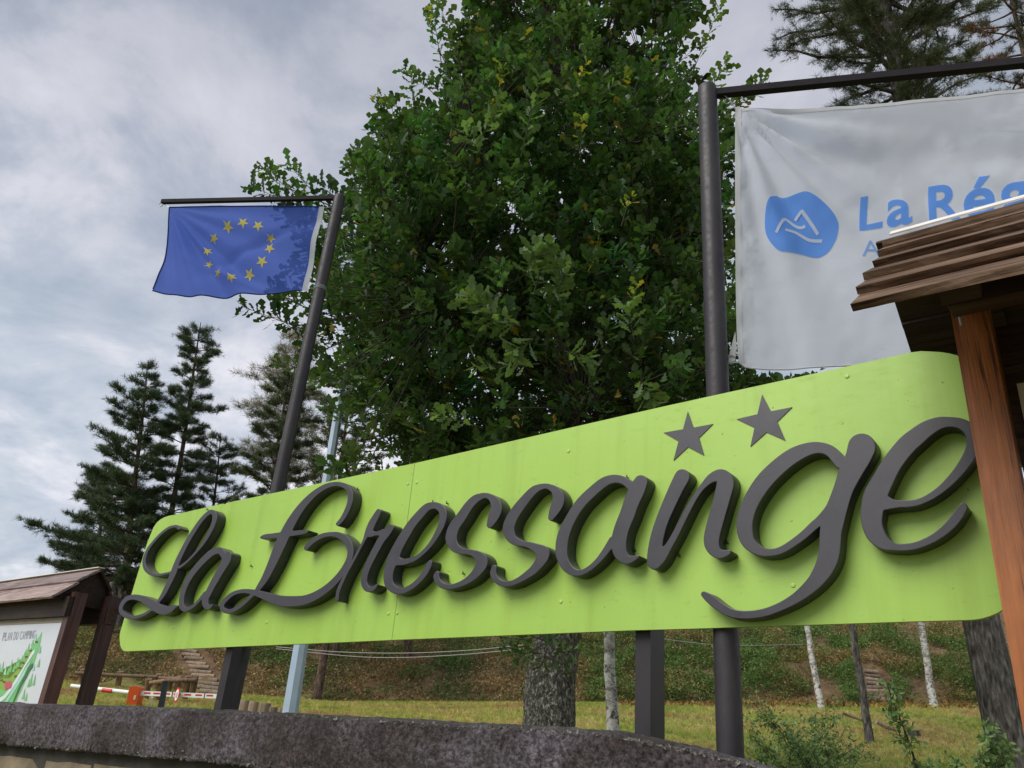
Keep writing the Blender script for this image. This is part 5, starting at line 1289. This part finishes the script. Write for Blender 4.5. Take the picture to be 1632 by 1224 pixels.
# grass: blades in small tufts
rngb = np.random.default_rng(2); gv, gf = [], []
for i in range(7):
    a = rngb.uniform(0, 6.28); l = rngb.uniform(0.5, 1.0); w = 0.05; o = np.array([0, rngb.normal(0, .25), rngb.normal(0, .25)]); t = np.array([l, cos(a) * 0.35, sin(a) * 0.35]); s = np.array([0, -sin(a), cos(a)]) * w
    gv += [o - s, o + s, o + t]; gf.append((i * 3, i * 3 + 1, i * 3 + 2))
gv, gf = np.array(gv), np.array(gf)
scatter_ground('grass', 'short yellowish green grass between the wall and the bank', 'grass', 75000, (-15, 20, 9.5, 29), 0.085, [(0.22, 0.29, 0.06), (0.30, 0.33, 0.08), (0.38, 0.35, 0.11), (0.44, 0.36, 0.15), (0.34, 0.22, 0.11)], M_GRASS, gv, gf, 4, 0.0, 0.0, 3.0)
scatter_ground('weeds', 'yellow green weeds on the verge by the barrier', 'weeds', 4500, (-15, -5, 14, 19), 0.055, [(0.20, 0.27, 0.06), (0.30, 0.34, 0.08), (0.4, 0.36, 0.06)], M_BUSH, LEAF4_V, LEAF4_F, 12, 0.12, 0.6)
# woodland closing the far left behind the kiosk
def wood_bg():
    rng = np.random.default_rng(77); n = 26000
    X = rng.uniform(-36, -13, n); Y = rng.uniform(38, 50, n); Zt = rng.uniform(-0.5, 1, n) ** 1 * 3.3 + 0.9
    keep = np.array([mnoise.noise(Vector((x * 0.35, y * 0.2, z * 0.5))) for x, y, z in zip(X, Y, Zt)]) > -0.12
    P = np.stack([X, Y, Zt], 1)[keep]; n = len(P)
    ti = np.array([0.05, 0.09, 0.04])[None] * rng.uniform(0.5, 1.5, (n, 1))
    o = scatter_mesh('distant_wood', LEAF4_V, LEAF4_F, P, rot_to(unit(rng.normal(0, 1, (n, 3))), rng.uniform(0, 6, n)), 0.38 * rng.uniform(0.7, 1.3, n), ti, M_BUSH, None)
    tag(o, 'dark distant woodland seen below the small kiosk roof', 'woodland')
wood_bg()

# ------------------------------------------------------------------ log steps on the bank
def steps(label, pts, wpx, Z0, n):
    A = ground_at(*pts[0]); T = thing('log_steps', label, 'steps', A)
    for i in range(n):
        t = i / (n - 1); u = pts[0][0] + (pts[1][0] - pts[0][0]) * t; v = pts[0][1] + (pts[1][1] - pts[0][1]) * t
        P = ground_at(u, v) + ZUP * 0.10; w = wpx * (1 - 0.35 * t) * (P @ Fv) / FPX
        V, F = tube_vf([P - R0 * w / 2 + ZUP * random.uniform(-.03, .03), P + R0 * w / 2 + ZUP * random.uniform(-.03, .03)], 0.085, 8)
        mk('step', V, F, M_LOG, T, smooth=True, sharp=50)
steps('long flight of log steps climbing the bank between fence and left sign post', STEPS[0], 42, 29, 11)
steps('short flight of log steps on the bank behind the slim young tree', STEPS[1], 34, 29, 8)

# ------------------------------------------------------------------ barrier, fence, bollards
def cr(x, y): return (100 + x / 6.528, 1030 + y / 6.528)
ZB = 20.0
BAR = thing('barrier', 'red and white striped boom barrier with orange red housing below the sign', 'barrier', at(206, 1140, ZB) * [1, 1, 0] + ZUP * -0.5)
def facing(pts, Z, th):
    P = [at(*p, Z) for p in pts]; return prism_vf(P, np.array([0, th, 0]))
V, F = facing([cr(697, 420), cr(760, 416), cr(795, 425), cr(800, 445), cr(740, 720), cr(632, 720)], ZB, 0.35); HOU = mk('housing', V, F, M_ORANGE, BAR)
V, F = facing([cr(742, 512), cr(762, 508), cr(754, 552), cr(734, 555)], ZB - 0.01, 0.005); mk('housing_label', V, F, M_WHITE, HOU)
Pb0, Pb1 = at(*cr(790, 487), ZB + 0.1), at(*cr(1620, 520), ZB + 0.1)
D = unit(Pb1 - Pb0); up = unit(np.cross(np.cross(D, ZUP), D))
V, F = box_vf(Pb0 - up * 0.055, Pb1 - Pb0, up * 0.11, np.array([0, 0.06, 0])); BOOM = mk('boom', V, F, M_WHITE, BAR)
Lb = np.linalg.norm(Pb1 - Pb0)
for x in (845, 942, 1048, 1155, 1265, 1380, 1495, 1600):
    s = (x - 790) / 830 * Lb; V, F = box_vf(Pb0 + D * s - up * 0.012 - [0, 0.004, 0], D * 0.17, up * 0.04, np.array([0, 0.003, 0])); mk('red_stripe', V, F, M_RED, BOOM)
for x in (795, 1135, 1470):
    s = (x - 790) / 830 * Lb; V, F = box_vf(Pb0 + D * s - up * 0.062 - [0, 0.008, 0], D * 0.02, up * 0.124, np.array([0, 0.005, 0])); mk('boom_joint', V, F, M_BLACK, BOOM)
tube('rear_arm', [at(*cr(90, 412), ZB + 0.5), at(*cr(690, 480), ZB + 0.1)], 0.05, M_WHITE, BAR, 8)
tube('rear_arm_stripe', [at(*cr(415, 455), ZB + 0.25), at(*cr(515, 467), ZB + 0.18)], 0.053, M_RED, BAR, 8)
tube('rest', [at(*cr(930, 530), ZB + 0.2), at(*cr(905, 700), ZB + 0.2)], 0.03, M_WHITE, BAR, 8)
def disc(name, C, N, r, mat, parent, th=0.006, r0=0.0, seg=28):
    N = unit(N); a = unit(np.cross(N, ZUP)); b = np.cross(a, N)
    P = [C + (a * cos(t) + b * sin(t)) * r for t in np.linspace(0, 2 * pi, seg + 1)[:-1]]
    V, F = prism_vf(P, -N * th); return mk(name, V, F, mat, parent)
SGN = at(*cr(1187, 507), ZB - 0.03); NSg = unit(np.array([-0.86, -0.62, 0.0]))
RIM = disc('round_sign', SGN, NSg, 0.185, M_RED, BAR); disc('sign_face', SGN + NSg * 0.006, NSg, 0.135, M_WHITE, RIM, 0.004)
SX = unit(np.cross(ZUP, NSg))
for i, ch in enumerate('10'):
    bm = glyph_bm(ch, 0.0); xs = [v.co.x for v in bm.verts]; ys = [v.co.y for v in bm.verts]; bm.verts.index_update()
    V = [SGN + NSg * 0.0095 + SX * ((v.co.x - min(xs)) * 0.19 + (-0.07 if i == 0 else -0.005)) + ZUP * (v.co.y * 0.19 - 0.07) for v in bm.verts]
    mk('numeral', V, [[v.index for v in f.verts] for f in bm.faces], M_BLACK, RIM); bm.free()
V, F = facing([cr(1040, 372), cr(1085, 372), cr(1025, 720), cr(970, 720)], 19.0, 0.1)
np_ = thing('blue_grey_post', 'dark blue grey metal post standing behind the white boom', 'post', at(*cr(1000, 740), 19.0)); mk('shaft', V, F, M_NAVY, np_)
V, F = facing([cr(1038, 362), cr(1088, 362), cr(1086, 372), cr(1037, 372)], 18.98, 0.13); mk('cap', V, F, M_NAVY, np_)
# long fence
FEN = thing('wooden_fence', 'long rustic timber rail fence running behind the barrier towards the steps', 'fence', at(*cr(600, 440), 25))
posts = [((215, 240), (195, 400)), ((602, 262), (575, 425)), ((1000, 288), (960, 460)), ((1120, 316), (1105, 450)), ((1216, 310), (1185, 470))]
for (a, c) in posts:
    tube('post', [at(*cr(*c), 25) - ZUP * 0.3, at(*cr(*a), 25)], 0.095, M_FENCEW, FEN, 9)
for a, c in (((130, 276), (990, 318)), ((1000, 328), (1230, 338)), ((95, 405), (860, 450)), ((120, 425), (500, 425))):
    tube('rail', [at(*cr(*a), 24.85), (at(*cr(*a), 24.85) + at(*cr(*c), 24.85)) / 2 - ZUP * 0.01, at(*cr(*c), 24.85)], 0.055, M_FENCEW, FEN, 8)
FN2 = thing('wooden_fence', 'short higher timber fence corner right behind the orange red housing', 'fence', at(*cr(900, 480), 22))
for a, c in (((900, 338), (835, 700)), ((1020, 370), (950, 700)), ((1310, 310), (1280, 500)), ((1385, 312), (1350, 480))):
    tube('post', [at(*cr(*c), 22) - ZUP * 0.1, at(*cr(*a), 22)], 0.085, M_FENCEW, FN2, 9)
for a, c in (((905, 382), (1110, 355)), ((1105, 358), (1400, 348))):
    tube('rail', [at(*cr(*a), 21.9), at(*cr(*c), 21.9)], 0.06, M_FENCEW, FN2, 8)
for k, (x, y, w, lab) in enumerate(((258, 488, 78, 'leftmost of the short round log bollards beside the left sign post'), (333, 500, 78, 'second log bollard from the sign post'), (425, 512, 92, 'third and widest log bollard in the row'), (492, 545, 66, 'fourth log bollard, darker and lower, left of the pale pole'), (566, 555, 76, 'last log bollard, standing against the pale pole'))):
    u, v = 340 + x / 5.1, 1020 + y / 5.1; Zk = 13.0 - k * 0.35; P = at(u, v, Zk); r = w / 5.1 / 2 * Zk / FPX
    t = thing('log_bollard', lab, 'bollard', P * [1, 1, 0] + ZUP * (-0.6), 'log bollards beside the pale pole')
    V, F = tube_vf([P * [1, 1, 0] + ZUP * (-0.6), P - ZUP * 0.02, P], [r, r, r * 0.92], 14); mk('log', V, F, M_LOG, t, smooth=True, sharp=40)
# marker stake right of the oak
P1, P0_ = at(911.5, 1113, 10), at(908, 1185, 10)
t = thing('marker_stake', 'thin white marker stake with a black band right of the oak trunk', 'stake', P0_)
tube('stake', [P0_, P1], [0.022, 0.012], M_WHITE, t, 6); q0 = P0_ + (P1 - P0_) * 0.47; tube('band', [q0, q0 + (P1 - P0_) * 0.035], 0.024, M_BLACK, t, 6)
# wires
for lab, pts, Z in (('upper thin wire sagging behind the sign between pale pole and oak', [(440, 1031), (540, 1039), (640, 1041), (740, 1037), (835, 1028)], 14), ('lower thin wire sagging behind the sign between pale pole and oak', [(440, 1034), (560, 1046), (640, 1048), (740, 1043), (835, 1034)], 14.3), ('thin wire under the sign right of the square post', [(1055, 1018), (1110, 1025), (1170, 1029), (1280, 1027)], 14)):
    P = catmull([at(u, v, Z) for u, v in pts], 8); o = tube('wire', P, 0.007, M_WIRE, None, 5); tag(o, lab, 'wire')
# fallen branches
for lab, pts, Z, r in (('pale fallen branch lying right of the slim young tree', [(1397, 1150), (1412, 1158), (1428, 1163)], 17.5, 0.05), ('thin fallen branch lying left of the slim young tree', [(1342, 1136), (1358, 1142), (1372, 1147), (1390, 1151)], 18, 0.035)):
    o = tube('fallen_branch', [at(u, v, Z) for u, v in pts], [r, r, r * 0.8] + ([r * 0.6] if len(pts) > 3 else []), M_LOG, None, 7); tag(o, lab, 'branch')
o = bev_box('stump', at(1455, 1172, 15.5), R0 * 0.16, np.array([0, 0.2, 0]), ZUP * 0.1, M_DARKB, None, 0.02); tag(o, 'small black stump in the grass behind the tall thorny shoot', 'stump')

# ------------------------------------------------------------------ shrub and shoot in front at the right
def shoots(name, label, stems, leafs, seed, size, cols, r0=0.006):
    rng = np.random.default_rng(seed); b = MB(); P, D, T_ = [], [], []
    base = at(*stems[0][0][:2], stems[0][0][2]); base = base * [1, 1, 0] + ZUP * (-0.5)
    T = thing(name, label, 'shrub', base)
    for s in stems:
        pts = catmull(np.array([at(*q) for q in s]), 8); V, F = tube_vf(pts, np.linspace(r0, r0 * 0.3, len(pts)), 6); b.add(V, F)
        L = sum(np.linalg.norm(np.diff(pts, axis=0), axis=1)); m = int(L * leafs)
        for _ in range(m):
            t = rng.uniform(0.15, 1) * (len(pts) - 1.01); i = int(t); q = pts[i] + (pts[i + 1] - pts[i]) * (t - i)
            side = unit(rng.normal(0, 1, 3)); ln = rng.uniform(0.03, 0.13)
            V, F = tube_vf([q, q + side * ln], [r0 * 0.3, r0 * 0.15], 3, False); b.add(V, F)
            for j in range(5):      # pinnate leaflets along the stalk
                f = (j + 1) / 5; P.append(q + side * ln * f); sd = unit(np.cross(side, rng.normal(0, 1, 3))); D.append(unit(sd + side * 0.5)); T_.append(np.array(cols[int(rng.integers(len(cols)))]) * rng.uniform(0.7, 1.3))
    b.build('stems', M_TWIG, T, smooth=True)
    P, D, T_ = np.array(P), np.array(D), np.array(T_)
    scatter_mesh('leaves', LEAF2_V, LEAF2_F, P, rot_to(D, rng.uniform(0, 6, len(P))), size * rng.uniform(0.7, 1.3, len(P)), T_, M_BUSH, T)
gcol = [(0.13, 0.22, 0.085), (0.17, 0.26, 0.10), (0.10, 0.18, 0.07), (0.2, 0.26, 0.12)]
rs_ = random.Random(9); stems = []
for (u, v) in ((1180, 1150), (1200, 1120), (1220, 1135), (1195, 1175), (1250, 1150), (1275, 1160), (1300, 1140), (1310, 1170), (1330, 1140), (1345, 1165), (1365, 1190), (1240, 1180), (1290, 1190), (1190, 1200), (1325, 1200), (1385, 1200)):
    bu = 1285 + rs_.uniform(-45, 60); Zs = rs_.uniform(4.4, 5.2)
    stems.append([(bu, 1300, Zs), ((bu + u) / 2 + rs_.uniform(-10, 10), (1290 + v) / 2 - 12, Zs), (u, v, Zs)])
shoots('wild_rose_bush', 'airy green wild rose bush at the wall end right of the round pole', stems, 80, 3, 0.024, gcol, 0.0035)
shoots('bramble_shoot', 'single tall thorny shoot standing right of the wild rose bush', [[(1466, 1290, 5.0), (1458, 1215, 5.0), (1442, 1165, 5.0), (1428, 1130, 5.0), (1414, 1092, 5.0)]], 55, 4, 0.040, gcol, 0.009)
shoots('low_bramble', 'low leafy bramble at the foot of the thick dark trunk', [[(1600, 1300, 6), (1580, 1240, 6), (1560, 1200, 6)], [(1610, 1300, 6), (1600, 1230, 6), (1605, 1180, 6)], [(1570, 1300, 6), (1545, 1250, 6), (1520, 1215, 6)], [(1610, 1290, 6), (1590, 1220, 6), (1565, 1155, 6)], [(1500, 1300, 6), (1490, 1240, 6), (1475, 1215, 6)]], 60, 6, 0.05, gcol, 0.006)
